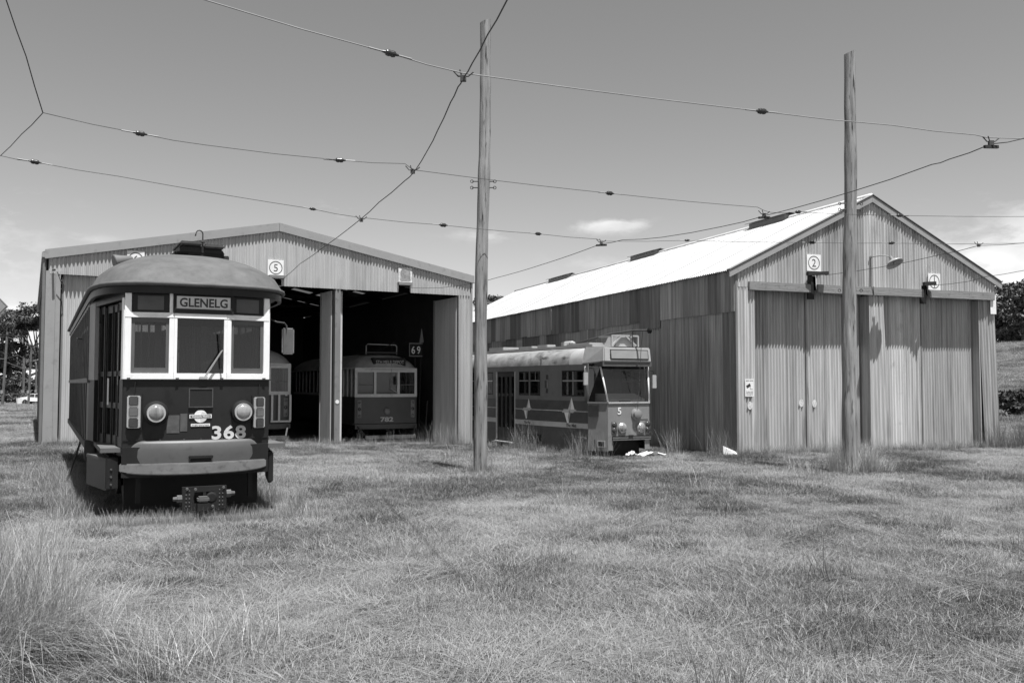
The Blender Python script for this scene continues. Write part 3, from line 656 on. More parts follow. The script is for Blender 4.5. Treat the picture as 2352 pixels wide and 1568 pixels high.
# lamps
for x in (-.56, .575):
    h = empty('headlight'); h.parent = T; o = Vector((x, D(x), 1.45))
    MB().lathe([(.155, -.01), (.165, .03), (.15, .07), (.12, .085)], o, (0, -1, 0), 28).build('surround', BLACK, h, smooth=40)
    MB().lathe([(.125, .075), (.118, .105), (.10, .105)], o, (0, -1, 0), 28).build('rim', CHROME, h, smooth=40)
    MB().lathe([(.104, .09), (.095, .108), (.06, .122), (.01, .128)], o, (0, -1, 0), 24).build('lens', LENS, h, smooth=True)
for x, zc in ((-.825, 1.47), (.81, 1.44)):
    tl = empty('tail_light'); tl.parent = T; rz = -.27 if x < 0 else .27; tl.location = (x, D(x) - .02, zc); tl.rotation_euler = (0, 0, rz)
    MB().box(-.085, .085, -.035, .02, -.215, .215).build('housing', CHROME, tl, bevel=.012)
    MB().box(-.10, .10, .0, .03, -.235, .24).build('back_plate', BLACK, tl)
    for zz, mt in ((.145, LENSD), (0, LENSM), (-.145, LENSD)): MB().box(-.06, .06, -.055, -.03, zz - .064, zz + .064).build('lens', mt, tl, bevel=.012)
    MB().tube([(.0, .0, .24), (.01, .0, .40)], .008, 5).build('cable', BLACK, tl)
ap = MB().box(-.14, .16, -.012, .02, 1.53, 1.775).build('access_panel', MAROON, T, bevel=.004)
MB().box(-.15, -.135, -.02, .0, 1.52, 1.785).box(.155, .17, -.02, .0, 1.52, 1.785).box(-.135, .155, -.02, .0, 1.77, 1.785).box(-.135, .155, -.02, .0, 1.52, 1.535).build('panel_frame', IRON, ap)
# operator's emblem and number
em = empty('emblem'); em.parent = T; em.location = (.01, -.004, 1.40)
MB().lathe([(.086, 0), (.086, .003)], (0, 0, 0), (0, -1, 0), 32).build('disc', SIGN, em)
m = MB(); m.poly([(0, -.0036, -.083)] + [(.083 * math.sin(t), -.0036, -.083 * math.cos(t)) for t in (.3, .6, .9, 1.2, 1.5, 1.8, 2.1)] + [(.02, -.0036, .06), (-.01, -.0036, .0)]); m.build('disc_shade', LETG, em, flip=False)
MB().box(-.145, .145, -.006, -.004, -.026, .026).build('name_bar', SIGN, em, bevel=.0009); MB().box(-.133, .133, -.0075, -.0062, -.018, .018).build('name_field', INKG, em)
put_text("'Adelaide Metro", .036, SIGN, em, (0, -.0085, 0), width=.235, extrude=.0006, bold=.0008)
MB().box(-.125, .125, -.005, -.003, -.135, -.099).build('ticket_strip', SIGN, em); put_text('metroticket', .033, INKG, em, (0, -.006, -.116), width=.225, extrude=.0005)
put_text('368', .245, LETG, T, (.395, D(.395) - .012, 1.175), rot=(0, 0, 0), bold=.007, width=.47, extrude=.004, curve=D, space=1.08, name='fleet_number')
# old sticker ghost marks
for (x0, x1, z0, z1) in ((-.42, -.26, 1.18, 1.42), (-.25, -.16, 1.20, 1.44)): MB().wall(arc(x0, x1, -.004, 4), z0, z1, .003).build('faded_patch', mat('faded_patch', .07, .6, .3, (14, 14, 14)), T)
# platform ends: tapered sides with folding doors
for s in (-1, 1):
    A = Vector((s * .965, D(.965) + .01)); B = Vector((s * 1.30, 2.05)); tv = (B - A).normalized(); LN = (B - A).length
    rz = math.atan2(tv.y, tv.x)
    e = empty('platform_side'); e.parent = T; e.location = (A.x, A.y, 0); e.rotation_euler = (0, 0, rz)
    k = 1 if s < 0 else -1      # outward is local +y*k
    def blk(u0, u1, z0, z1, w0, w1, nm, mt, bev=0): return MB().box(u0, u1, min(k * w0, k * w1), max(k * w0, k * w1), z0, z1).build(nm, mt, e, bevel=bev)
    blk(0, LN, 2.98, 3.12, -.05, .0, 'header', MAROON)
    blk(0, .16, 1.0, 1.9, -.05, .002, 'corner_panel', MAROON); blk(0, .10, 1.9, 3.0, -.05, .004, 'corner_post', WHITE)
    blk(LN - .34, LN, 1.0, 1.9, -.05, .0, 'rear_panel', MAROON); blk(LN - .34, LN, 1.9, 3.03, -.05, .004, 'rear_post', REARP)
    for j, (u0, u1, w) in enumerate(((.20, .55, -.07), (.58, .92, -.10), (.96, 1.28, -.10), (1.30, 1.54, -.07))):
        d = empty('door_leaf'); d.parent = e
        for (a, b, z0, z1, mt) in ((u0, u0 + .045, .78, 2.97, MAROON), (u1 - .045, u1, .78, 2.97, MAROON), (u0, u1, .78, 1.12, MAROON), (u0, u1, 1.50, 1.58, SIDEP), (u0, u1, 2.86, 2.97, MAROON), (u0, u1, 1.95, 2.02, MAROON)):
            o = MB().box(a, b, min(k * w, k * (w - .035)), max(k * w, k * (w - .035)) + (.001 if z1 - z0 < .5 else 0), z0, z1).build('stile', mt, d)
        MB().box(u0 + .045, u1 - .045, k * (w - .02) - .002, k * (w - .02) + .002, 1.12, 2.86).build('pane', GLASSD, d)
        MB().tube([(u1 + .012, k * (w + .01), .8), (u1 + .012, k * (w + .01), 2.95)], .009, 6).build('seal', IRON, d)
    if s < 0: MB().box(.72, .80, .0, .004, 1.55, 1.92).build('notice', BLINDG, e)
    # folding step under the door
    st = empty('folding_step'); st.parent = e
    wo = .16 if s < 0 else .07
    MB().box(.15, 1.25, min(k * .0, k * wo), max(k * .0, k * wo), .80, .85).build('tread', STEP, st, bevel=.006)
    MB().box(.15, 1.25, min(k * (wo - .06), k * (wo - .01)), max(k * (wo - .06), k * (wo - .01)), .42, .797).build('riser', MAROON, st)
    MB().box(.10, .148, min(k * .01, k * (wo + .01)), max(k * .01, k * (wo + .01)), .44, .86).build('end_plate', MAROON, st, bevel=.01)
    for zz in ((.5, .6, .7) if s < 0 else ()): MB().lathe([(.016, 0), (.012, .015)], (.10, k * .1, zz), (-1, 0, 0), 8).build('bolt', IRON, st)
# long sides
for s in (-1, 1):
    x0, x1 = sorted((s * 1.30, s * 1.25))
    MB().box(x0, x1, 2.05, TL, .86, 1.86).build('side_panel', SIDEP, T)
    MB().box(*sorted((s * 1.325, s * 1.302)), 2.05, TL, 1.86, 1.93).build('waist_rail', SIDEG, T); MB().box(*sorted((s * 1.33, s * 1.302)), 2.05, TL, .86, .96).build('sill_beam', IRON, T)
    MB().box(*sorted((s * 1.34, s * 1.20)), 2.03, 2.18, .70, 1.0).build('sill_casting', IRON, T, bevel=.01)
    for yy in np.arange(2.7, TL, .62): MB().box(*sorted((s * 1.316, s * 1.302)), yy - .02, yy + .02, .97, 1.855).build('batten', SIDEP, T)
    MB().box(*sorted((s * 1.31, s * 1.26)), 2.06, TL, 2.68, 2.74).build('window_rail', SIDEG, T)
    MB().box(*sorted((s * 1.31, s * 1.25)), 2.05, TL, 3.0, 3.16).build('letter_board', MAROON, T)
    yy = 2.12
    while yy < TL:
        MB().box(*sorted((s * 1.325, s * 1.24)), yy - .03, yy + .03, 1.931, 2.999).build('window_post', SIDEG, T)
        if yy + .62 < TL:
            MB().box(*sorted((s * 1.255, s * 1.249)), yy + .03, yy + .59, 1.93, 2.68).build('pane', GLASS, T); MB().box(*sorted((s * 1.255, s * 1.249)), yy + .03, yy + .59, 2.74, 3.0).build('pane', GLASSD, T)
        yy += .62
MB().box(-1.3, 1.3, TL, TL + .05, .86, 3.2).build('rear_wall', SIDEP, T)
ol = cap_outline(1.35, 2.0, -.10, 3.6, TL + .1)
dome(ol, 2.0, 3.20, .62, 1.9, .60).build('roof', ROOFP, T, smooth=True)
MB().tube([(x, y, 3.19) for x, y in ol], .032, 8).build('gutter', ROOFP, T, smooth=True)
MB().wall([(x * .985, y + .03 if y < 2 else y) for x, y in ol], 3.06, 3.19, .05).build('cornice', MAROON, T, smooth=40)
MB().wall([(x * .93, y + .11 if y < 2 else y) for x, y in ol], 3.10, 3.13, .6).build('soffit', MAROON, T)
MB().box(-1.22, 1.22, .22, TL, .93, .99).build('floor', INT, T)
MB().box(-1.2, -.35, 2.0, 2.05, 1.0, 2.0).box(.35, 1.2, 2.0, 2.05, 1.0, 2.0).box(-1.2, 1.2, 2.0, 2.05, 2.75, 3.1).build('bulkhead', INT, T)
for x in (-1.17, -.76, -.35, .35, .76, 1.17): MB().box(x - .035, x + .035, 1.99, 2.06, 2.0, 2.75).build('bulkhead_post', INTL, T)
for x, y in ((-.55, 1.2), (.62, 1.3), (.15, 1.7), (-.2, 3.0), (.4, 3.6)): MB().tube([(x, y, 1.0), (x, y, 3.1)], .018, 6).build('grab_pole', INTL, T)
for x in (-.8, .8):
    for y in (3.2, 4.1, 5.0, 5.9, 6.8): MB().box(x - .4, x + .4, y, y + .08, 1.0, 1.95).build('seat_back', INTL, T, bevel=.02)
MB().box(.10, .42, .32, .62, 1.0, 2.18).build('controller', INTL, T, bevel=.03)
MB().box(-.2, .1, .28, .5, 1.0, 2.03).build('brake_stand', INT, T, bevel=.03)
MB().box(-.72, -.70, .55, .58, 1.0, 3.0).build('pole_stanchion', INTL, T)
# trolley base, hook and ventilator on the roof
tb = empty('trolley_base'); tb.parent = T; tb.location = (.22, 1.9, 3.72)
MB().box(-.42, .42, -.3, .7, .04, .12).build('plank', DARKW, tb, bevel=.01)
for x0, x1, z in ((-.30, -.03, .24), (.05, .30, .21)):
    MB().hexa([(x0 - .1, -.35, .12), (x1 + .06, -.35, .12), (x1 + .06, .5, .12), (x0 - .1, .5, .12), (x0, -.35, z), (x1, -.35, z), (x1, .5, z), (x0, .5, z)]).build('spring_cover', DARKW, tb, bevel=.02)
    MB().box(x0 - .02, x1 + .03, -.42, .5, z, z + .06).build('cover_lid', IRON, tb, bevel=.02)
MB().box(-.2, .3, -.34, -.30, .04, .24).build('base_plate', BLACK, tb)
hk = [(.02, -.3, .1), (.02, -.3, .42)] + [(-.03 + .05 * math.cos(t), -.3, .44 + .05 * math.sin(t)) for t in (0, .5, 1, 1.6, 2.2, 2.7, 3.2)] + [(-.09, -.3, .40)]
MB().tube(hk, .011, 6).tube([(-.09, -.3, .24), (.02, -.3, .33)], .009, 5).build('pole_hook', IRON, tb, smooth=True)
MB().lathe([(.03, -.01), (.035, .0), (.03, .03)], (.02, -.3, .31), (0, 0, 1), 8).build('hook_collar', IRON, tb)
vn = empty('roof_horn'); vn.parent = T; vn.location = (-.74, 2.0, 3.70)
MB().lathe([(.10, -.16), (.11, -.15), (.085, -.05), (.06, .08), (.04, .12)], (-.10, 0, .03), (.93, .2, .22), 16).build('horn_body', SIDEG, vn, smooth=40); MB().box(-.22, .0, -.08, .08, -.14, -.05).build('horn_foot', BLACK, vn)
# coupler
cp = empty('coupler'); cp.parent = T; cp.location = (.01, -.42, .345)
fpz = MB()
for b_ in ((-.28, -.13, -.03, .03, -.15, .15), (.12, .28, -.03, .03, -.15, .15), (-.13, .12, -.03, .03, .08, .15), (-.13, .12, -.03, .03, -.15, -.07), (-.02, .02, -.028, .028, -.07, .08)): fpz.box(*b_)
fpz.build('face_plate', MAROON, cp)
MB().box(-.27, .27, .02, .06, -.145, .145).build('face_back', BLACK, cp)
for sx in (-.23, -.19, .19, .23):
    for zz in (-.10, -.05, .0, .05, .10): MB().lathe([(.010, 0), (.008, .006)], (sx, -.03, zz), (0, -1, 0), 6).build('contact_stud', STEP, cp)
MB().box(-.10, .05, -.13, .0, -.05, .025).build('jaw', STEP, cp, bevel=.02); MB().box(-.10, .05, -.12, -.04, -.16, -.06).build('jaw_guide', MAROON, cp)
MB().lathe([(.07, -.02), (.075, -.01), (.05, .0)], (.09, -.04, .0), (0, -1, 0), 14).build('socket', BLACK, cp)
for sx in (-1, 1): MB().lathe([(.05, 0), (.05, .06), (.03, .06), (.025, .11)], (sx * .28, 0, .0 if sx < 0 else .04), (sx, 0, 0), 8).build('side_pin', STEP, cp, smooth=40)
MB().box(-.06, .06, .06, .7, -.08, .08).build('drawbar', BLACK, cp)
for (x, y, z) in ((-.22, .0, .17), (.24, .0, .16), (-.12, -.03, .12), (.1, -.03, -.11)): MB().lathe([(.02, 0), (.016, .015)], (x, y - .03, min(z, .125)), (0, -1, 0), 8).build('bolt', STEP, cp)
truck(T, 2.2); truck(T, 8.4)
MB().box(-1.1, 1.1, .5, TL, .62, .86).build('underframe', BLACK, T)
MB().box(-.9, .9, .55, .62, .12, .62).build('lifeguard', BLACK, T); MB().bar((-.75, .2, .62), (-.75, .2, .25), .06, .06, (0, 1, 0)).bar((.72, .2, .62), (.72, .2, .25), .06, .06, (0, 1, 0)).build('hanger', BLACK, T)
MB().box(-1.18, -.8, 2.6, 4.0, .35, .85).build('equipment_box', BLACK, T); MB().box(.8, 1.18, 4.2, 6.0, .35, .85).build('equipment_box', BLACK, T)
# mirror
mr = empty('wing_mirror'); mr.parent = T; mr.location = (1.02, .35, 2.72)
MB().tube([(0, 0, .06), (.08, -.05, .02), (.22, .1, .02), (.26, .12, -.02), (.25, .13, -.25)], .014, 6).build('mirror_arm', IRON, mr, smooth=True)
MB().box(.20, .38, .12, .16, -.44, -.05).build('mirror_shell', CHROME, mr, bevel=.03); MB().box(.215, .365, .113, .119, -.425, -.065).build('mirror_back', INKG, mr)
mh = empty('wing_mirror'); mh.parent = T; mh.location = (-1.31, 4.5, 2.6)
MB().tube([(0, 0, .02), (-.1, 0, .03)], .012, 5).build('mirror_arm', IRON, mh)
rod = MB().tube([(0, 0, 0), (.26, .0, .88)], .022, 6).build('leaning_rod', IRON, None, loc=(-8.15, 16.6, gz(-8.15, 16.6)), rot=(0, 0, R(20)))
tag(rod, 'thin dark rod leaning against the side of the dark tram', 'rod')

# ------------------------------------------------------------------ older drop-centre trams inside the shed
def make_depot_tram(name, loc, yaw, label, number=None, blind=None):
    W = tag(empty(name, loc, yaw), label, 'tram', 'old trams standing inside the open shed bays')
    C = lambda x: .07 * x * x; HW = 1.24; L_ = 11.0
    ar = lambda x0, x1, off=0.0, n=10: [(x0 + (x1 - x0) * i / n, C(x0 + (x1 - x0) * i / n) + off) for i in range(n + 1)]
    MB().wall(ar(-HW, HW), .72, 1.74, .05).build('dash_panel', MAT_WDASH, W, smooth=40)
    MB().wall(ar(-HW, HW, -.06), .52, .70, .10).build('bumper', MAT_WDASH, W, smooth=40)
    MB().wall(ar(-HW - .01, HW + .01, -.02), 1.74, 1.86, .07).build('waist_rail', CREAM, W)
    MB().wall(ar(-HW - .01, HW + .01, -.015), 2.70, 2.86, .07).build('head_rail', CREAM, W)
    for x, w in ((-HW + .05, .10), (-.47, .09), (.47, .09), (HW - .05, .10)): MB().box(x - w / 2, x + w / 2, C(x) - .012, C(x) + .05, 1.861, 2.70).build('window_post', CREAM, W)
    for (x0, x1) in ((-1.14, -.515), (-.425, .425), (.515, 1.14)):
        wd = empty('front_window'); wd.parent = W; xc = (x0 + x1) / 2
        MB().box(x0, x1, C(xc) + .02, C(xc) + .026, 1.86, 2.70).build('pane', GLASS, wd)
        if abs(xc) > .3:
            MB().box(x0, x1, C(xc) + .004, C(xc) + .02, 2.20, 2.23).build('glazing_bar', SASH, wd)
            s = -1 if xc < 0 else 1; xo = x0 if s < 0 else x1; m = MB()
            m.poly([(xo, C(xo) - .005, 2.70)] + [(xo - s * .26 * math.sin(t), C(xo) - .004, 2.70 - .20 * (1 - 0) * math.cos(t) ** 2 * .9) for t in (0, .3, .6, .9, 1.2, 1.5)][::1]); m.build('arched_corner', CREAM, wd, flip=False)
    MB().tube([(.42, -.03, 1.9), (.10, -.04, 2.08)], .009, 5).tube([(.4, -.03, 1.95), (.42, -.03, 2.25)], .009, 5).build('wiper', CHROME, W)
    for s in (-1, 1):
        p = MB().box(s * 1.07 - .075, s * 1.07 + .075, C(1.07) - .02, C(1.07), .95, 1.62).build('lamp_panel', MAT_WPAN, W)
        for zz, r in ((1.53, .05), (1.28, .065), (1.03, .05)): MB().lathe([(r, 0), (r * .8, .02), (.01, .03)], (s * 1.07, C(1.07) - .02, zz), (0, -1, 0), 14).build('lamp', LENSM if zz != 1.28 else LENSD, p, smooth=True)
        # sides with open entrance, posts and windows
        x0, x1 = sorted((s * HW, s * (HW + .09)))
        MB().wall([(s * HW, .12), (s * 1.33, 1.6)] if s > 0 else [(s * 1.33, 1.6), (s * HW, .12)], .72, 1.75, .05).build('corner_panel', MAT_WDASH, W)
        for yy in (.14, .60, 1.1, 1.6): MB().box(*sorted((s * (HW + .06 * yy), s * (HW + .06 * yy - .06))), yy - .05, yy + .05, 1.75, 2.85).build('window_post', CREAM, W)
        MB().box(*sorted((s * 1.34, s * 1.29)), 1.6, L_, .75, 1.75).build('side_panel', MAT_WDASH, W); MB().box(*sorted((s * 1.35, s * 1.29)), 1.6, L_, 1.751, 1.86).build('side_rail', CREAM, W)
        for yy in np.arange(2.3, L_, .75): MB().box(*sorted((s * 1.345, s * 1.29)), yy - .05, yy + .05, 1.861, 2.84).build('window_post', CREAM, W)
        MB().box(*sorted((s * 1.315, s * 1.305)), 1.6, L_, 1.86, 2.84).build('pane', GLASSD, W)
    MB().lathe([(.12, -.02), (.13, .03), (.11, .06), (.04, .09), (.01, .095)], (.01, 0, 1.19), (0, -1, 0), 20).build('headlight', MAT_WPAN, W, smooth=True)
    ol = cap_outline(1.43, 1.5, -.12, 3.0, L_)
    dome(ol, 1.5, 2.86, .62, 2.2, .72).build('roof', MAT_WROOF, W, smooth=True)
    MB().tube([(x, y, 2.85) for x, y in ol], .03, 6).build('gutter', CREAM, W, smooth=True)
    if blind:
        bx = MB().box(-.56, .76, .02, .45, 2.93, 3.26).build('destination_box', BLACK, W, bevel=.02)
        put_text(blind, .19, MAT_WLET, bx, (.12, .012, 3.09), width=1.12, extrude=.001)
    if number: put_text(number, .24, MAT_WLET, W, (.0, -.012, .88), width=.52, bold=.008, name='fleet_number')
    for (pts) in ([(-.70, .5, 3.40), (-.70, .5, 3.74), (-.64, .5, 3.80), (.48, .5, 3.78), (.54, .5, 3.72), (.54, .5, 3.40)],): MB().tube(pts, .022, 6).build('catwalk_rail', MAT_WLET, W, smooth=True)
    MB().box(-.7, .55, .45, 2.2, 3.44, 3.50).build('catwalk', IRON, W)
    MB().tube([(-.1, 1.2, 3.5), (.25, -.05, 3.85)], .018, 6).tube([(.2, .0, 3.83), (.12, -.1, 1.8)], .006, 4).build('trolley_pole', IRON, W)
    MB().box(-1.25, 1.25, .3, L_, .66, .72).build('floor', INT, W); MB().box(-1.2, 1.2, 2.2, 2.24, .72, 2.85).build('bulkhead', INTL, W)
    MB().box(-1.28, 1.28, L_, L_ + .04, .7, 2.86).build('rear_wall', MAT_WDASH, W)
    MB().bar((-1.15, .05, .62), (-.95, -.5, .25), .05, .05).bar((1.15, .05, .62), (.95, -.5, .25), .05, .05).build('lifeguard_arm', IRON, W)
    MB().box(-1.0, 1.0, -.55, -.48, .18, .30).box(-1.0, 1.0, -.3, -.26, .14, .2).build('lifeguard', IRON, W)
    truck(W, 1.9); MB().box(-1.0, 1.0, .5, L_, .45, .65).build('underframe', BLACK, W)
    return W
MAT_WDASH = mat('green_dash', .065, .45, .12, (2, 2, 2)); MAT_WPAN = mat('lamp_panel', .16, .5, .2); MAT_WROOF = mat('tram_dark_roof', .34, .7, .25, (3, 3, 3), spots=.3, spot_scale=6); MAT_WLET = mat('letter_cream', .42, .6, .1)
make_depot_tram('depot_tram', local_pt(LSO, LSY, (11.85, 2.2, -.42)), 25, 'old tram numbered 782 in the open bay with STH MELB DEPOT blind', '782', 'STH MELB DEPOT')
W2 = make_depot_tram('depot_tram', local_pt(LSO, LSY, (6.75, 1.7, -.30)), 27, 'old tram in the shed bay behind tram 368 with cream doorway posts')
dr = empty('door_frame'); dr.parent = W2
for x in (.55, .80, 1.05, 1.20): MB().box(x - .035, x + .035, -.10, -.06, .82 if x != 1.05 else 1.7, 1.74).build('door_post', CREAM, dr)
MB().box(.5, 1.22, -.095, -.065, .76, .819).build('door_rail', CREAM, dr)
# route number box on a stand and a pointed pole inside the bay
rn = tag(empty('route_number_box', local_pt(LSO, LSY, (13.16, 2.5, -.45)), LSY), 'black route number box reading 69 on a post beside tram 782', 'sign')
MB().box(-.27, .27, 0, .16, 3.40, 3.86).build('box', BLACK, rn, bevel=.01); MB().box(-.29, .29, -.012, .0, 3.86, 3.90).box(-.29, .29, -.012, 0, 3.36, 3.40).box(-.29, -.26, -.011, 0, 3.40, 3.86).build('rim', MAT_WPAN, rn)
for dgt, x in (('6', -.11), ('9', .12)): put_text(dgt, .42, SIGN, rn, (x, -.006, 3.62), width=.15, extrude=.001, bold=.004)
MB().box(-.03, .03, .05, .11, 0, 3.4).build('post', BLACK, rn)
pp = tag(empty('pointed_pole', local_pt(LSO, LSY, (13.50, 2.75, -.45)), LSY), 'dark upright pole with a pale pointed tip behind the route number box', 'pole')
MB().tube([(-.12, 0, 0), (0, 0, 3.9)], .04, 8).build('shaft', BLACK, pp); MB().hexa([(-.09, -.02, 3.9), (.09, -.02, 3.95), (.09, .02, 3.95), (-.09, .02, 3.9), (.0, -.01, 4.50), (.012, -.01, 4.50), (.012, .01, 4.50), (.0, .01, 4.50)]).build('tip', DULLET, pp)
MB().tube([(.2, .1, 0), (.32, .1, 1.6)], .03, 6).build('stay', IRON, pp)
ds = MB().lathe([(.07, 0), (.07, .006)], (0, 0, 0), (0, -1, 0), 20).build('padlock_disc', SIGN, None, loc=local_pt(LSO, LSY, (9.20, .01, 1.20)), rot=(0, 0, R(LSY))); tag(ds, 'small white disc fixed to the post between the open bays', 'disc')

# ------------------------------------------------------------------ pale-roofed tram number 5 between the sheds
ZT = tag(empty('suburban_tram', (3.615, 28.078, -.42), 28.3), 'tram numbered 5 with grimy pale roof and star emblems beside the gabled shed', 'tram')
ZL = 13.0
ZP = [(-1.27, 3.2), (-1.10, .62), (-.78, 0), (.78, 0), (1.10, .62), (1.27, 3.2)]
def zseg(i, u): a, b = Vector(ZP[i]), Vector(ZP[i + 1]); p = a + (b - a) * u; return (p.x, p.y)
# skirt / lower body
lowb = MB().wall([ZP[2], ZP[3]], .66, 1.64, .05).build('front_panel', Z_FRONT, ZT)
for i, (z0) in ((1, .20), (3, .20)): MB().wall([ZP[i], ZP[i + 1]], z0, 1.66 + .02, .05).build('corner_panel', Z_FRONT, ZT)
MB().wall([ZP[2], (-.60, -.002)], .22, .65, .04).wall([(.60, -.002), ZP[3]], .22, .65, .04).build('lower_valance', Z_FRONT, ZT)
for j in range(4): MB().box(-.64, .80, -.05, -.01, .525 + j * .032, .545 + j * .032).build('grille_bar', BUMPER if j % 2 == 0 else IRON, ZT)
MB().box(-.62, .78, -.012, .0, .52, .66).build('grille_back', BLACK, ZT)
for i in (0, 4):
    pth = [ZP[i], ZP[i + 1]]
    MB().wall(pth, .18, .86, .05).build('skirt_panel', Z_LOW, ZT); MB().wall(pth, .86, 1.02, .05).build('pale_band', Z_BAND, ZT); MB().wall(pth, 1.02, 1.72, .05).build('lower_panel', Z_LOW, ZT)
    MB().wall([(x * 1.003, y) for x, y in pth], 1.375, 1.40, .01).build('stripe', Z_BAND, ZT)
    MB().wall(pth, 1.72, 1.86, .05).build('sill_panel', Z_UP, ZT); MB().wall(pth, 2.68, 2.90, .05).build('cant_panel', Z_UP, ZT)
for s in (-1, 1):
    rng_ = lambda a, b, z0, z1, nm, mt, o0=1.27, o1=1.22: MB().box(*sorted((s * o0, s * o1)), a, b, z0, z1).build(nm, mt, ZT)
    # straight side: door then window bays
    for (a, b) in ((3.2, 5.05), (6.45, ZL)):
        if a < 4: rng_(3.2, 4.72, .60, .86, 'skirt_panel', Z_LOW); rng_(4.72, 5.05, .18, .86, 'skirt_panel', Z_LOW)
        else: rng_(a, b, .18, .86, 'skirt_panel', Z_LOW)
        rng_(a, b, .86, 1.02, 'pale_band', Z_BAND); rng_(a, b, 1.02, 1.72, 'lower_panel', Z_LOW); rng_(a, b, 1.72, 1.86, 'sill_panel', Z_UP); rng_(a, b, 1.375, 1.40, 'stripe', Z_BAND, 1.275, 1.271)
    rng_(3.2, ZL, 2.68, 2.90, 'cant_panel', Z_UP)
    d = empty('side_door'); d.parent = ZT
    MB().box(*sorted((s * 1.25, s * 1.20)), 5.08, 6.42, .22, 2.66).build('door_leaf', DUMMY_DOOR, d)
    for yy in (5.16, 5.52, 5.84, 6.16): MB().box(*sorted((s * 1.262, s * 1.252)), yy, yy + .16, .7, 2.5).build('door_pane', GLASSD, d)
    MB().box(*sorted((s * 1.275, s * 1.24)), 5.02, 5.08, .2, 2.68).box(*sorted((s * 1.275, s * 1.24)), 6.42, 6.50, .2, 2.68).build('door_frame', Z_BAND, d); MB().box(*sorted((s * 1.40, s * 1.27)), 5.1, 6.4, .17, .21).build('door_step', Z_BAND, d)
    # window posts and panes
    for (a, b) in ((3.2, 3.28), (3.95, 4.05), (4.75, 5.02), (6.5, 6.75), (7.9, 8.0), (9.2, 9.3), (10.5, 10.6), (11.8, 11.9), (12.6, ZL)): rng_(a, b, 1.86, 2.68, 'window_post', Z_UP)
    for (a, b) in ((3.28, 3.95), (4.05, 4.75), (6.75, 7.9), (8.0, 9.2), (9.3, 10.5), (10.6, 11.8)):
        w = empty('side_window'); w.parent = ZT
        for (y0, y1, z0, z1) in ((a, a + .03, 1.86, 2.68), (b - .03, b, 1.86, 2.68), (a, b, 1.86, 1.89), (a, b, 2.65, 2.68)): MB().box(*sorted((s * 1.274, s * 1.24)), y0, y1, z0, z1).build('rubber_frame', RUBBER, w)
        MB().box(*sorted((s * 1.278, s * 1.245)), a + .03, b - .03, 2.34, 2.375).build('transom', CHROME, w)
        MB().box(*sorted((s * 1.268, s * 1.25)), (a + b) / 2 - .012, (a + b) / 2 + .012, 2.375, 2.65).build('slider_bar', CHROME, w)
        MB().box(*sorted((s * 1.262, s * 1.256)), a, b, 1.86, 2.68).build('pane', GLASSD, w)
# tapered cab side: blank panel with fittings, then the driver's side window
for i, s in ((0, -1), (4, 1)):
    P = (lambda u: zseg(i, u)) if s < 0 else (lambda u: zseg(i, 1 - u))      # u 0 at rear, 1 at front
    def pc(u0, u1, z0, z1, nm, mt, par=None, th=.05, off=0):
        a, b = P(u0), P(u1)
        if s > 0: a, b = b, a
        return MB().wall([(a[0] + s * off, a[1]), (b[0] + s * off, b[1])], z0, z1, th).build(nm, mt, par or ZT)
    pc(0, .46, 1.86, 2.68, 'cab_side_panel', Z_UP); pc(.93, 1, 1.68, 2.68, 'cab_post', Z_UP)
    w = empty('cab_window'); w.parent = ZT
    pc(.46, .93, 1.88, 2.66, 'pane', GLASSD, w, .006, -.012)
    for (u0, u1, z0, z1) in ((.46, .475, 1.86, 2.68), (.915, .93, 1.86, 2.68), (.475, .915, 1.86, 1.90), (.475, .915, 2.64, 2.68)): pc(u0, u1, z0, z1, 'rubber_frame', RUBBER, w, .05, .004)
    pc(.475, .915, 2.33, 2.37, 'transom', CHROME, w, .03, .006); pc(.69, .70, 1.9, 2.64, 'mullion', CHROME, w, .03, .006)
    for (u, z) in ((.12, 2.48), (.12, 2.02)): pc(u, u + .035, z - .07, z + .07, 'marker_lamp', LENSD, None, .03, .02)
    pc(.10, .15, 2.12, 2.36, 'door_button', IRON, None, .04, .04)
# windscreen: raked glass with corner panes and bright pillars
z0w, z1w = 1.70, 2.80
def zfront(x, y, z): return (x, y, z)
wtop = [(-1.12, .75), (-.90, .22), (.90, .22), (1.12, .75)]; wbot = [(-1.10, .62), (-.78, 0), (.78, 0), (1.10, .62)]
for k, nm in ((0, 'corner_pane'), (1, 'windscreen'), (2, 'corner_pane')):
    a, b, c, d = (*wbot[k], z0w), (*wbot[k + 1], z0w), (*wtop[k + 1], z1w), (*wtop[k], z1w)
    MB().poly([a, b, c, d]).build(nm, GLASSC, ZT, flip=False)
for k in (1, 2): MB().tube([(*wbot[k], z0w), (*wtop[k], z1w)], .026, 8).build('pillar', WHITE, ZT, smooth=True)
for k in (0, 3): MB().tube([(*wbot[k], z0w), (*wtop[k], z1w)], .03, 8).build('pillar', Z_UP, ZT, smooth=True)
for k in range(3): MB().bar((*wbot[k], 1.675), (*wbot[k + 1], 1.675), .07, .05).build('sill_trim', CHROME if k == 1 else Z_UP, ZT)
MB().box(-.35, .05, -.03, .02, 1.70, 1.73).build('wiper', BLACK, ZT); MB().tube([(.45, -.02, 1.72), (.52, .05, 2.1)], .008, 5).build('wiper', BLACK, ZT)
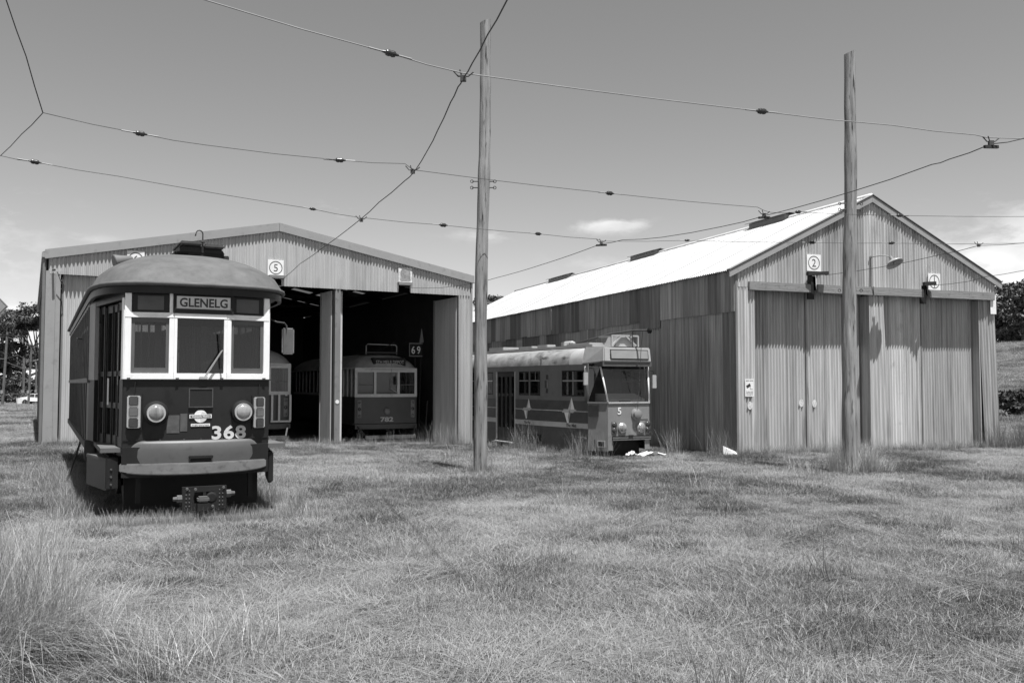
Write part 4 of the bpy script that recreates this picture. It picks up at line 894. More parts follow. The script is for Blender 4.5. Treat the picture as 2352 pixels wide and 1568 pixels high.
# destination box above the windscreen
bx = empty('destination_box'); bx.parent = ZT
MB().hexa([(-.93, -.02, 2.93), (.86, -.02, 2.93), (1.12, .9, 2.86), (-1.15, .9, 2.86), (-.90, .02, 3.38), (.84, .02, 3.38), (1.0, .9, 3.40), (-1.05, .9, 3.40)]).build('housing', Z_ROOFL, bx, bevel=.03)
MB().hexa([(-.70, -.03, 3.00), (.76, -.03, 3.00), (.76, .05, 3.00), (-.70, .05, 3.00), (-.70, .01, 3.32), (.76, .01, 3.32), (.76, .05, 3.32), (-.70, .05, 3.32)]).build('blind_frame', RUBBER, bx, bevel=.01)
MB().hexa([(-.66, -.04, 3.035), (.72, -.04, 3.035), (.72, 0, 3.035), (-.66, 0, 3.035), (-.66, -.006, 3.285), (.72, -.006, 3.285), (.72, 0, 3.285), (-.66, 0, 3.285)]).build('blind_glass', mat('blank_blind', .24, .3, .1), bx)
MB().box(-.95, .9, .02, .5, 2.79, 2.93).build('visor_panel', Z_LOW, bx)
# roof: cove sides and flat top
prof = [(-1.285, 2.86), (-1.27, 3.02), (-1.19, 3.20), (-1.02, 3.33), (-.7, 3.40), (0, 3.43)]; prof = prof + [(-x, z) for x, z in prof[::-1][1:]]
def zroof(y0, y1, s0, s1, nm, mt):
    m = MB(); n = len(prof)
    for (y, s) in ((y0, s0), (y1, s1)): m.v += [(x * s, y, 2.86 + (z - 2.86)) for x, z in prof]
    for i in range(n - 1): m.f.append((i, i + 1, n + i + 1, n + i))
    m.f.append(tuple(range(n))); m.f.append(tuple(range(n, 2 * n))); return m.build(nm, mt, ZT, smooth=35)
zroof(.88, 1.6, .885, .92, 'roof_front', Z_ROOFL); zroof(1.603, 3.2, .92, 1.0, 'roof', Z_ROOF); zroof(3.203, ZL, 1.0, 1.0, 'roof', Z_ROOF)
for y in (3.15,): MB().wall([(-1.292, y), (-1.292, y + .07)], 2.9, 3.1, -.01).build('roof_joint', Z_UP, ZT)
MB().box(-.55, .45, 1.2, ZL - 1, 3.43, 3.52).build('walkway', Z_ROOFL, ZT, bevel=.01)
for (x0, x1, y0, y1, h, nm) in ((-.45, -.1, 4.2, 4.9, .10, 'roof_box'), (-.5, -.25, 5.2, 6.2, .08, 'roof_box'), (-.5, -.3, 3.0, 3.2, .14, 'roof_box'), (-.4, .3, 1.6, 3.0, .07, 'roof_box'), (-.5, .4, 7.4, 8.6, .12, 'roof_box')): MB().box(x0, x1, y0, y1, 3.521, 3.52 + h).build(nm, Z_ROOFL, ZT, bevel=.015)
MB().lathe([(.05, -.35), (.09, -.34), (.09, .1), (.06, .12), (.06, .2), (.03, .22)], (-.1, 3.2, 3.62), (0, -1, 0), 10).build('trolley_spring', Z_ROOFL, ZT, smooth=40)
tb = empty('trolley_pole'); tb.parent = ZT
MB().tube([(.0, 3.0, 3.62), (.2, 1.2, 3.86), (.30, .1, 3.92), (.36, -.55, 3.90)], [.045, .038, .034, .03], 6).build('pole', IRON, tb, smooth=True)
MB().lathe([(.04, -.05), (.09, -.03), (.05, 0), (.09, .03), (.04, .05)], (.36, -.6, 3.88), (1, 0, 0), 12).build('trolley_head', BLACK, tb); MB().tube([(.33, -.3, 3.90), (.30, -.25, 3.4), (.24, -.12, 1.42)], .009, 5).build('rope', IRON, tb)
fr_ = empty('hook_frame'); fr_.parent = ZT
MB().hexa([(-.25, .35, 3.42), (.5, .35, 3.42), (.5, 1.0, 3.42), (-.25, 1.0, 3.42), (-.15, .35, 3.74), (.42, .35, 3.74), (.42, .9, 3.74), (-.15, .9, 3.74)]).build('fairing', Z_ROOFL, fr_)
for (a, b) in (((-.42, .3, 3.42), (-.42, .3, 3.76)), ((-.42, .3, 3.76), (.58, .3, 3.76)), ((.58, .3, 3.76), (.58, .3, 3.42)), ((-.42, .3, 3.74), (-.42, 1.0, 3.74)), ((.1, .3, 3.76), (.5, .3, 3.45)), ((-.42, .3, 3.44), (-.1, .3, 3.72))): MB().bar(a, b, .05, .05, (0, 1, .01)).build('frame_bar', Z_ROOFL, fr_)
MB().tube([(.3, .2, 3.4), (.3, .2, 4.0)], .014, 6).build('pole_hook', IRON, fr_)
# front fittings
put_text('5', .30, SIGN, ZT, (-.36, -.012, 1.42), bold=.006, name='fleet_number')
hl = empty('headlight_cap'); hl.parent = ZT
MB().lathe([(.19, 0), (.19, .03), (.15, .05), (.14, .13), (.10, .15), (.01, .155)], (.27, 0, 1.31), (0, -1, 0), 22).build('cap', Z_FRONT, hl, smooth=40); MB().box(.42, .72, -.014, .0, 1.15, 1.45).build('cover_plate', Z_FRONT, hl, bevel=.006)
for x in (-.27, .43):
    h = empty('headlight'); h.parent = ZT; MB().lathe([(.15, 0), (.155, .05), (.13, .08)], (x, 0, .90), (0, -1, 0), 22).build('rim', CHROME, h, smooth=40); MB().lathe([(.13, .06), (.12, .085), (.07, .11), (.01, .115)], (x, 0, .90), (0, -1, 0), 20).build('lens', LENS, h, smooth=True)
for x in (-.56, .70):
    t = empty('tail_light'); t.parent = ZT; MB().box(x - .10, x + .10, -.03, 0, .72, 1.10).build('plate', Z_FRONT, t, bevel=.02)
    for z in (1.0, .83): MB().lathe([(.085, .02), (.085, .05), (.06, .07), (.01, .075)], (x, 0, z), (0, -1, 0), 16).build('lens', LENSD, t, smooth=True)
MB().box(-.05, .12, -.07, -.05, .63, .68).build('latch', BLACK, ZT)
wmx = empty('wing_mirror'); wmx.parent = ZT; wmx.location = (-1.16, .55, 2.45)
MB().tube([(.0, .1, .3), (-.10, -.05, .3), (-.12, -.08, .1)], .014, 6).build('mirror_arm', BLACK, wmx); MB().box(-.22, -.04, -.12, -.08, -.25, .17).build('mirror_shell', Z_ROOFL, wmx, bevel=.03)
wmx = empty('wing_mirror'); wmx.parent = ZT; wmx.location = (.98, .1, 2.35)
MB().tube([(-.1, .2, .35), (.0, -.05, .3), (.0, -.08, .1)], .014, 6).build('mirror_arm', BLACK, wmx); MB().box(-.09, .09, -.12, -.08, -.25, .19).build('mirror_shell', Z_ROOFL, wmx, bevel=.03)
MB().wall([(-1.085, .58), (-.93, .28)], 1.25, 1.60, -.05).build('side_indicator', LENSD, ZT); MB().wall([(-.95, .31), (-.83, .08)], .32, .52, -.02).build('socket_cover', CHROME, ZT); MB().wall([(-.935, .29), (-.845, .11)], .35, .49, -.025).build('socket', BLACK, ZT)
# star emblems and lettering on the side
def star(u, sc):
    a = empty('star_emblem'); a.parent = ZT; p = zseg(0, u) if u >= 0 else (-1.27, 3.2 - u); q = (Vector(ZP[1]) - Vector(ZP[0])).normalized() if u >= 0 else Vector((0, -1))
    off = Vector((-.012, 0)) if u < 0 else Vector((q.y, -q.x)) * .012
    f = lambda s_, z: (p[0] + off.x + q.x * s_, p[1] + off.y + q.y * s_, 1.39 + z)
    for pts, mt in (([(-.05, -.06), (.22, -.06), (.42, .06), (-.42 + .1, .06), (-.42, -.06)], Z_BAND), ([(-.10, -.40), (-.05, -.06), (.08, -.06), (-.02, -.4)], WHITE), ([(-.28, -.06), (-.05, -.06), (-.10, -.44)], WHITE), ([(.10, .06), (.30, .06), (.14, .46)], WHITE), ([(-.06, .06), (.10, .06), (.14, .46)], LETG), ([(-.02, -.40), (.08, -.06), (.02, .06), (-.08, -.2)], LETG)):
        MB().poly([f(x * sc, z * sc) for x, z in pts]).build('blade', mt, a, flip=False)
star(.62, .95); star(-.95, .80)
vq = (Vector(ZP[1]) - Vector(ZP[0])).normalized(); pz = zseg(0, .66); put_text('The Met', .15, INKG, ZT, (pz[0] - .012, pz[1], .94), rot=(0, 0, math.atan2(vq.y, vq.x)), width=.55, bold=.003)
put_text('The Met', .13, INKG, ZT, (-1.276, 4.15, .94), rot=(0, 0, R(-90)), width=.45)
MB().box(-1.18, 1.18, .7, ZL, .55, .60).build('floor', INT, ZT); MB().box(-1.2, 1.2, 2.6, 2.64, .6, 2.85).build('cab_bulkhead', INT, ZT); MB().hexa([(-.75, .3, .6), (.75, .3, .6), (.75, .75, .6), (-.75, .75, .6), (-.75, .2, 1.78), (.75, .2, 1.78), (.75, .75, 1.95), (-.75, .75, 1.95)]).build('dashboard', INTL, ZT)
MB().box(-1.26, 1.26, ZL, ZL + .05, .2, 3.2).build('rear_wall', Z_LOW, ZT)
truck(ZT, 3.2); MB().box(-1.0, 1.0, .4, ZL, .3, .54).build('underframe', BLACK, ZT); MB().box(-.6, .6, .3, .34, .0, .52).build('lifeguard', BLACK, ZT)

# ------------------------------------------------------------------ timber poles
def timber_pole(base_px, top_px, z0, r0, r1, label, bulges, seed):
    b = at_z(*base_px, z0); t = at_depth(*top_px, b.y); root = tag(empty('timber_pole', b), label, 'pole', 'weathered timber wire poles'); rs = random.Random(seed)
    gr = [rs.uniform(-.05, .02) for _ in range(18)]; H = t.z - b.z; lean = Vector((t.x - b.x, 0, 0)); n = 110; m = MB(); k = 18
    for i in range(n + 1):
        u = i / n; r = r0 + (r1 - r0) * u; z = H * u - (.4 if i == 0 else 0)
        off = lean * u + Vector((.018 * math.sin(u * 9 + seed), .015 * math.sin(u * 7 + 2 * seed), 0))
        for (bu, ba, bs) in bulges: r *= 1 + ba * math.exp(-((u - bu) / bs) ** 2)
        for j in range(k):
            a = 2 * math.pi * j / k; rr = r * (1 + .035 * math.sin(3 * a + 2 * u + seed) + gr[j] + .05 * (float(vnoise(np.array([j * 1.3 + seed * 9]), np.array([u * 26.0]))[0]) - .5) + .07 * (float(vnoise(np.array([seed * 31.0]), np.array([u * 14.0]))[0]) - .5))
            m.v.append((off.x + rr * math.cos(a), off.y + rr * math.sin(a), z + (.05 * math.cos(a) if i == n else 0)))
    for i in range(n):
        for j in range(k): m.f.append((i * k + j, i * k + (j + 1) % k, (i + 1) * k + (j + 1) % k, (i + 1) * k + j))
    m.f.append(tuple(range(n * k, n * k + k)))
    m.build('shaft', POLE, root, smooth=50); return root, b, H, lean
P1, p1b, p1h, p1l = timber_pole((1100, 1087), (1116, 50), gz(-.8, 21.2), .165, .125, 'weathered timber pole before the open bay shed corner', [(.42, .07, .05), (.2, .06, .04), (.66, .06, .03), (.86, .07, .02), (.31, -.05, .03), (.55, -.04, .03), (.96, .05, .015)], 1)
P2, p2b, p2h, p2l = timber_pole((1950, 1088), (1953, 122), gz(8.4, 22.6), .185, .135, 'weathered timber pole before the doors of the gabled shed', [(.52, .12, .03), (.75, .06, .03), (.3, .05, .05), (.62, -.05, .03), (.87, .05, .03), (.1, .06, .05)], 2)
def eye_bolt(root, H, lean, u, s, name='eye_bolt'):
    o = lean * u + Vector((0, -.05, H * u)); m = MB().tube([o - Vector((s * .26, 0, 0)), o + Vector((s * .26, 0, 0))], .014, 6)
    for q in (-1, 1):
        c = o + Vector((q * .27, 0, 0)); m.tube([c + Vector((.035 * math.cos(t * .7), 0, .035 * math.sin(t * .7))) for t in range(10)], .010, 5)
    m.build(name, IRON, root)
eye_bolt(P1, p1h, p1l, .640, 1); eye_bolt(P1, p1h, p1l, .626, 1); eye_bolt(P2, p2h, p2l, .636, 1); eye_bolt(P2, p2h, p2l, .622, 1); eye_bolt(P2, p2h, p2l, .43, .6)

# ------------------------------------------------------------------ overhead wires
def wire_path(pts):
    P = [at_depth(*p) for p in pts]; out_ = []
    for a, b in zip(P[:-1], P[1:]):
        n = max(2, int((b - a).length / .8)); out_ += [a + (b - a) * (i / n) - Vector((0, 0, .015 * math.sin(math.pi * i / n))) for i in range(n)]
    return out_ + [P[-1]]
def insulator(root, p, d, s=1.0, name='insulator'):
    s *= .8
    MB().lathe([(.012, -.13 * s), (.018, -.085 * s), (.045 * s, -.07 * s), (.055 * s, -.03 * s), (.045 * s, 0), (.055 * s, .03 * s), (.045 * s, .07 * s), (.018, .085 * s), (.012, .13 * s)], p, d, 10).build(name, PORC, root, smooth=40)
    dn = Vector(d).normalized()
    MB().tube([p - dn * .34 * s, p - dn * .10 * s], .011, 5).tube([p + dn * .10 * s, p + dn * .34 * s], .011, 5).build('wire_grip', WIREL, root)
def hanger(root, p, big=False):
    m = MB().box(p.x - .035, p.x + .035, p.y - .025, p.y + .025, p.z - .08, p.z - .01).tube([p + Vector((-.12, 0, .05)), p + Vector((-.06, 0, -.02)), p + Vector((.06, 0, -.02)), p + Vector((.12, 0, .03))], .010, 5).tube([p + Vector((-.04, .0, .06)), p + Vector((-.015, 0, -.03))], .009, 5)
    m.build('hanger', IRON, root)
    if big: MB().bar(p + Vector((-.13, -.06, -.115)), p + Vector((.14, .07, -.085)), .035, .045).build('wire_clamp', DARKW, root)
def span(pts, r, ins, hang, label, m_=WIREL):
    root = tag(empty('span_wire', at_depth(*pts[0])), label, 'wire', 'overhead span wires'); o0 = root.location
    P = [p - o0 for p in wire_path(pts)]; MB().tube(P, r, 5).build('wire', m_, root, smooth=True)
    def dirat(px):
        k = min(range(len(pts) - 1), key=lambda i: abs((pts[i][0] + pts[i + 1][0]) / 2 - px)); return (at_depth(*pts[k + 1]) - at_depth(*pts[k])).normalized()
    for (px, py, y, s) in ins: insulator(root, at_depth(px, py, y) - o0, dirat(px), s)
    for (px, py, y, b) in hang: hanger(root, at_depth(px, py, y) - o0, b)
span([(300, -60, 9.0), (470, 0, 9.5), (897, 123, 10.25), (1062, 168, 10.6), (1750, 256, 12.1), (2050, 288, 12.9), (2240, 310, 13.3), (2290, 317, 13.4), (2420, 316, 13.8)], .0075,
     [(897, 123, 10.25, .95), (1750, 256, 12.1, .95)], [(1064, 172, 10.6, False), (2276, 322, 13.35, True)], 'pale span wire hung nearest over the yard between the two poles')
span([(98, 259, 12.5), (322, 307, 13.2), (470, 333, 13.7), (780, 368, 14.75), (930, 376, 15.1), (955, 391, 15.2), (1400, 444, 17.2), (1740, 476, 19.0), (1770, 488, 19.1), (1833, 487, 19.4), (2066, 495, 20.2), (2420, 497, 21.2)], .0055,
     [(322, 307, 13.2, .95), (780, 368, 14.75, .95), (1400, 444, 17.2, .95), (1833, 487, 19.4, .9), (2066, 495, 20.2, .9)], [(948, 388, 15.2, False), (1755, 489, 19.1, True)], 'thin span wire crossing in the middle of the yard', WIRE)
span([(-20, 354, 15.8), (2, 358, 15.9), (80, 372, 16.2), (272, 405, 16.8), (718, 480, 18.9), (822, 499, 19.4), (842, 501, 19.5), (1018, 517, 20.4), (1236, 537, 21.6), (1370, 549, 22.6), (1392, 554, 22.7), (1578, 552, 23.2), (1865, 557, 23.6), (2047, 558, 23.9), (2248, 560, 24.2), (2420, 555, 24.6)], .006,
     [(80, 372, 16.2, 1.05), (718, 480, 18.9, .75), (1018, 517, 20.4, 1.05), (1236, 537, 21.6, .95), (1578, 552, 23.2, .75), (1865, 557, 23.6, 1.0), (2047, 558, 23.9, 1.0)], [(830, 501, 19.45, False), (1381, 554, 22.65, True), (2248, 560, 24.2, False)], 'thin span wire crossing closest to the shed fronts', WIRE)
def contact(pts, r, label):
    P = wire_path(pts); o0 = P[0].copy(); o = MB().tube([p - o0 for p in P], r, 6).build('contact_wire', WIRE, None, smooth=True, loc=o0); return tag(o, label, 'wire', 'trolley contact wires')
yA = lambda x, y_: y_
contact([(1330, -260, 6.2), (1165, 0, 8.4), (1120, 80, 9.3), (1085, 145, 10.2), (1065, 178, 10.6), (1052, 200, 10.9), (1035, 235, 11.4), (1005, 300, 12.7), (985, 340, 13.8), (952, 394, 15.2), (930, 415, 15.8), (870, 465, 18.0), (830, 502, 19.45), (740, 570, 24.0), (690, 605, 28), (650, 640, 30.9)], .0085, 'dark trolley wire running down to the ridge bay of the low shed')
contact([(2430, 305, 12.8), (2352, 318, 13.2), (2276, 331, 13.35), (2180, 366, 14.6), (2140, 378, 14.9), (1960, 439, 16.8), (1755, 496, 19.1), (1660, 520, 20.2), (1520, 545, 21.6), (1430, 551, 22.3), (1381, 560, 22.7), (1250, 606, 26.0), (1140, 638, 29.5), (1090, 650, 31), (1010, 661, 32.4), (930, 660, 33.0)], .008, 'dark trolley wire crossing both poles to the flaked board')
contact([(2430, 552, 24.0), (2352, 558, 24.1), (2248, 564, 24.2), (2160, 585, 25.6), (2025, 613, 27.8), (1895, 632, 29.25)], .0085, 'dark trolley wire passing before the gable lamp to its timber slot')
contact([(2430, 607, 27.6), (2352, 621, 28.4), (2260, 636, 29.3), (2220, 647, 30.0), (2145, 655, 30.95)], .0085, 'dark trolley wire ending at the slot beside the single stroke board')
contact([(-10, -70, 11.0), (14, 0, 11.3), (60, 130, 11.9), (98, 258, 12.5)], .008, 'steep bridle wire dropping to the corner knot over the lane')
contact([(98, 260, 12.5), (50, 308, 14.2), (2, 357, 15.9)], .007, 'short bridle wire between the two left wire knots'.replace('left ', ''))

# ------------------------------------------------------------------ litter by tram 5, loose sheet by the shed corner
rs = random.Random(3)
for (x, y, s, lab) in ((4.30, 27.9, .42, 'crumpled white plastic sheet lying in the grass before tram 5'), (3.68, 28.05, .17, 'small scrap of white plastic beside tram 5 lifeguard')):
    m = MB(); n = 9; a0 = gz(x, y)
    for i in range(n):
        for j in range(n): m.v.append((s * (i / (n - 1) - .5) * 2 + rs.uniform(-.03, .03), s * (j / (n - 1) - .5) * .9 + rs.uniform(-.03, .03), .06 + rs.uniform(0, .16) * (1 - abs(i / (n - 1) - .5) * 1.5)))
    for i in range(n - 1):
        for j in range(n - 1): a = i * n + j; m.f.append((a, a + n, a + n + 1, a + 1))
    tag(m.build('plastic_sheet', PLASTIC, None, loc=(x, y, a0), rot=(0, 0, .5)), lab, 'litter')
pb = local_pt(RSO, RSY, (-.62, -.12, 0)); o = MB().hexa([(0, 0, -.05), (.62, .25, -.05), (.62, .27, -.05), (0, .02, -.05), (.0, .02, .32), (.60, .45, .06), (.60, .47, .06), (.0, .04, .32)]).build('loose_board', PLASTIC, None, loc=(pb.x, pb.y, gz(pb.x, pb.y)))
tag(o, 'pale board lying against the foot of the gabled shed side wall', 'board')

# ------------------------------------------------------------------ trees
LEAF = mat('eucalypt_leaf', .075, .55, .3, (.9, .9, .9), rnd=.1, spec=.3); BARK = mat('bark', .12, .9, .4, (6, 6, 1), bump=.3); LEAF2 = mat('dark_leaf', .04, .6, .3, (.9, .9, .9))
def tree(loc, H, label, seed, lobes, leaf=.16, per=420, m_=None, trunk_r=.28, gap=.0):
    """lobes: (x, y, z, rx, rz) in metres from the base"""
    rs = np.random.RandomState(seed); root = tag(empty('gum_tree', loc), label, 'tree', None)
    m = MB(); m.tube([(0, 0, -.5), (.1, 0, H * .25), (.0, .1, H * .5), (.1, 0, H * .72)], [trunk_r, trunk_r * .8, trunk_r * .55, trunk_r * .25], 8)
    for (x, y, z, rx, rz) in lobes: m.tube([(.05, .02, H * .28 + .1 * z), (x * .5, y * .5, (H * .28 + z) / 2 + .3), (x, y, z)], [trunk_r * .4, trunk_r * .26, trunk_r * .1], 6)
    m.build('trunk', BARK, root, smooth=True)
    V = []
    for (x, y, z, rx, rz) in lobes:
        nc = max(5, int(per / 34))
        d = rs.normal(size=(nc, 3)); d /= np.linalg.norm(d, axis=1)[:, None]; cen = np.array([x, y, z]) + d * np.array([rx, rx, rz]) * rs.uniform(.45, 1.0, (nc, 1))
        for c in cen:
            k = 34; off = rs.normal(size=(k, 3)) * np.array([rx, rx, rz * .8]) * .22; p = c + off; n1 = rs.normal(size=(k, 3)); n1 /= np.linalg.norm(n1, axis=1)[:, None]; n2 = np.cross(n1, rs.normal(size=(k, 3))); n2 /= np.linalg.norm(n2, axis=1)[:, None]
            s = leaf * rs.uniform(.6, 1.4, (k, 1)); V.append(np.stack([p - n1 * s, p + n2 * s * .45, p + n1 * s, p - n2 * s * .45], 1).reshape(-1, 3))
    V = np.concatenate(V); F = np.arange(len(V)).reshape(-1, 4); me = bpy.data.meshes.new('crown'); me.from_pydata(V.tolist(), [], F.tolist()); me.update(); link(me, 'crown', m_ or LEAF, root)
    return root
def lobes_for(rs, n, w, z0, z1, rx, rz): return [(rs.uniform(-w, w), rs.uniform(-w, w) * .7, rs.uniform(z0, z1), rs.uniform(.7, 1.2) * rx, rs.uniform(.7, 1.2) * rz) for _ in range(n)]
rt = random.Random(11)
for (px, d, H, w, lab) in ((18, 150, 15.0, 4.5, 'dark spreading gum tree beyond the lane behind the utility pole'), (52, 156, 15.3, 4.0, 'tall dark gum tree behind the white car and notice board'), (88, 150, 16.4, 4.8, 'dark gum tree overhanging the shed corner beyond the lane'), (-30, 146, 14.0, 5.0, 'dark gum tree at the far edge of the lane by the diamond sign')):
    p = at_depth(px, 925, d); L_ = lobes_for(rt, 9, w, H * .74, H * .96, 1.9, .95) + lobes_for(rt, 6, w, H * .36, H * .62, 2.0, 1.2) + lobes_for(rt, 4, w * 1.2, H * .08, H * .25, 2.4, 1.4)
    tree((p.x, p.y, gz(p.x, p.y)), H, lab, rt.randint(0, 999), L_, leaf=.24, per=640, trunk_r=.45)
p = at_depth(1158, 655, 100); tree((p.x, p.y, gz(p.x, p.y)), 12.6, 'distant tree top showing over the ridge of the gabled shed', 5, lobes_for(rt, 14, 2.6, 8.2, 12.0, 1.6, 1.0) + lobes_for(rt, 6, 2.2, 4, 8, 1.6, 1.2), leaf=.22, per=420)
for (px, d, top, w, lab) in ((2306, 92, 688, 2.0, 'dark tree on the slope beside the gabled shed'), (2352, 80, 640, 1.6, 'feathery tree higher on the slope near the small pale roof'), (2338, 110, 708, 3.0, 'dense dark tree on the slope behind the small pale roof'), (2420, 86, 640, 3.0, 'spreading tree on the slope past the small pale roof')):
    p = at_depth(px, 790, d); z0 = gz(p.x, p.y); H = at_depth(px, top, d).z - z0
    tree((p.x, p.y, z0), H, lab, rt.randint(0, 999), lobes_for(rt, 12, w, H * .45, H * .93, 1.25, .8) + lobes_for(rt, 5, w, H * .1, H * .5, 1.3, .9), leaf=.2, per=420, trunk_r=.3)
for i, (px, d, py, lab) in enumerate(((2330, 47, 868, 'dark reedy bush on the grassy slope nearer the shed corner'), (2350, 50, 862, 'dark reedy bush higher on the grassy slope'))):
    p = at_depth(px, py, d); z = gz(p.x, p.y); o = tree((p.x, p.y, z), .9, lab, 40 + i, [(rt.uniform(-1.4, 1.4), rt.uniform(-.4, .4), .35, .5, .3) for _ in range(8)], leaf=.16, per=260, m_=LEAF2, trunk_r=.04); o.name = 'bush'; o['category'] = 'bush'
for i, (px, d, lab) in enumerate(((58, 128, 'low dark shrub beside the white notice board on the lane'), (84, 134, 'low dark shrub behind the parked white car'), (20, 136, 'low dark shrub at the foot of the utility pole'))):
    p = at_depth(px, 926, d); o = tree((p.x, p.y, gz(p.x, p.y)), 2.0, lab, 60 + i, [(rt.uniform(-1.8, 1.8), rt.uniform(-.5, .5), .8, .9, .6) for _ in range(9)], leaf=.2, per=300, trunk_r=.05); o.name = 'bush'; o['category'] = 'bush'

# ------------------------------------------------------------------ the lane side beyond the shed: utility poles, car, boards
def far_pole(b, t, d, r, label, arm=None):
    B = at_depth(*b, d); T_ = at_depth(*t, d); B.z = gz(B.x, B.y); root = tag(empty('utility_pole', B), label, 'pole', 'utility poles along the lane')
    MB().tube([(0, 0, -.3), ((T_ - B).x, 0, T_.z - B.z)], [r, r * .8], 8).build('shaft', FARP, root, smooth=40)
    MB().box(-r * .9, r * .9, -r * 1.3, -r * 1.02, 1.5, 1.9).build('plate', TRIM, root)
    if arm: MB().bar(((T_ - B).x - arm, -.1, T_.z - B.z - .4), ((T_ - B).x + arm, -.1, T_.z - B.z - .4), .12, .12).build('cross_arm', DARKW, root)
    return B, T_
a1 = far_pole((5, 931), (17, 762), 112, .17, 'utility pole on the lane closest to the diamond sign', .9); a2 = far_pole((65, 929), (72.7, 787), 120, .16, 'utility pole on the lane beside the white car', .9); a3 = far_pole((53, 927), (55, 822), 130, .2, 'stout short utility pole before the gum trees'); a4 = far_pole((83, 906), (83.5, 836), 140, .17, 'short utility pole behind the white car')
for (pts, lab) in (([(-20, 772, 112), (17, 774, 112), (72, 792, 120), (110, 803, 126)], 'upper line wire strung between the lane utility poles'), ([(-20, 822, 112), (10, 824, 112), (40, 815, 116), (72, 830, 120), (110, 820, 126)], 'lower looping line wire along the lane poles'), ([(16, 832, 112), (55, 846, 130), (110, 850, 135)], 'lowest line wire running behind the shed corner')):
    P = wire_path(pts); o0 = P[0].copy(); tag(MB().tube([p - o0 for p in P], .03, 4).build('line_wire', WIREL, None, loc=o0), lab, 'wire')
cb = at_depth(86, 926, 126); CZ = gz(cb.x, cb.y)
car = tag(empty('parked_car', (cb.x, cb.y, CZ), 4), 'white car parked on the lane beyond the shed corner', 'car')
CARW = mat('car_white', .75, .25, .03, spec=.6)
prf = [(-2.1, .35), (-2.15, .75), (-1.95, .92), (-1.2, .98), (-.55, 1.42), (.75, 1.45), (1.5, 1.02), (2.05, .92), (2.15, .6), (2.1, .35)]
m = MB(); n = len(prf)
for y, s in ((-.82, 1), (.82, 1)): m.v += [(x, y * (1 if z < 1.0 else .84), z) for x, z in prf]
for i in range(n): j = (i + 1) % n; m.f.append((i, j, n + j, n + i))
m.f.append(tuple(range(n))); m.f.append(tuple(range(n, 2 * n))[::-1]); m.build('body', CARW, car, bevel=.03, smooth=40)
for (x0, x1, x2, x3) in ((-1.05, -.1, -.1, -.52), (.0, 1.25, .72, .0)): MB().hexa([(x0, -.825, 1.0), (x1, -.825, 1.0), (x1, -.80, 1.0), (x0, -.80, 1.0), (x3, -.72, 1.38), (x2, -.72, 1.38), (x2, -.70, 1.38), (x3, -.70, 1.38)]).build('side_window', LENSD, car)
for x in (-1.3, 1.3):
    for y in (-.8, .8): MB().lathe([(.32, -.09), (.33, 0), (.32, .09)], (x, y, .32), (0, 1, 0), 16).build('wheel', RUBBER, car, smooth=40)
nb = at_depth(44, 929, 118); nz_ = gz(nb.x, nb.y); o = tag(empty('notice_board', (nb.x, nb.y, nz_)), 'white notice board standing on the grass by the lane poles', 'sign')
MB().box(-.36, .36, -.03, .03, .15, .9).build('panel', SIGN, o); MB().box(-.3, -.25, -.02, .02, -.1, .15).build('leg', DARKW, o); MB().box(.25, .3, -.02, .02, -.1, .15).build('leg', DARKW, o)
# diamond road sign at the edge of the view
sp = at_depth(-42, 704, 18.0); sg = tag(empty('road_sign', (sp.x, sp.y, gz(sp.x, sp.y))), 'grey diamond road sign with dark border on a post', 'sign'); zc = sp.z - gz(sp.x, sp.y); h = .53
def dia(r, y0, y1, nm, mt): 
    pts = [(-r, 0), (0, -r), (r, 0), (0, r)]; m = MB(); m.v = [(x, y0, zc + z) for x, z in pts] + [(x, y1, zc + z) for x, z in pts]; m.f = [(0, 1, 2, 3), (7, 6, 5, 4)] + [(i, (i + 1) % 4, 4 + (i + 1) % 4, 4 + i) for i in range(4)]; m.build(nm, mt, sg)
dia(h, 0, .004, 'panel', TRIM); dia(h - .02, -.003, -.001, 'border', INKG); dia(h - .045, -.006, -.0035, 'face', TRIM)
MB().tube([(0, .04, -.3), (0, .04, zc + .3)], .035, 8).build('post', TRIM, sg)
# small pale-roofed cottage on the slope
hp = at_depth(2333, 776, 98); hz = gz(hp.x, hp.y); ct = tag(empty('cottage', (hp.x, hp.y, hz), 15), 'small pale roofed cottage far up the grassy slope', 'house')
MB().box(-1.6, 1.6, 0, 3, -1, .55).build('wall', CREAM, ct); MB().hexa([(-1.8, -.2, .5), (1.8, -.2, .5), (1.8, 3.2, .5), (-1.8, 3.2, .5), (-1.2, 1.4, 1.05), (1.8, 1.4, 1.05), (1.8, 1.6, 1.05), (-1.2, 1.6, 1.05)]).build('roof', SIGN, ct); MB().box(.3, .9, -.02, -.004, -.3, .3).build('window', LENSD, ct)

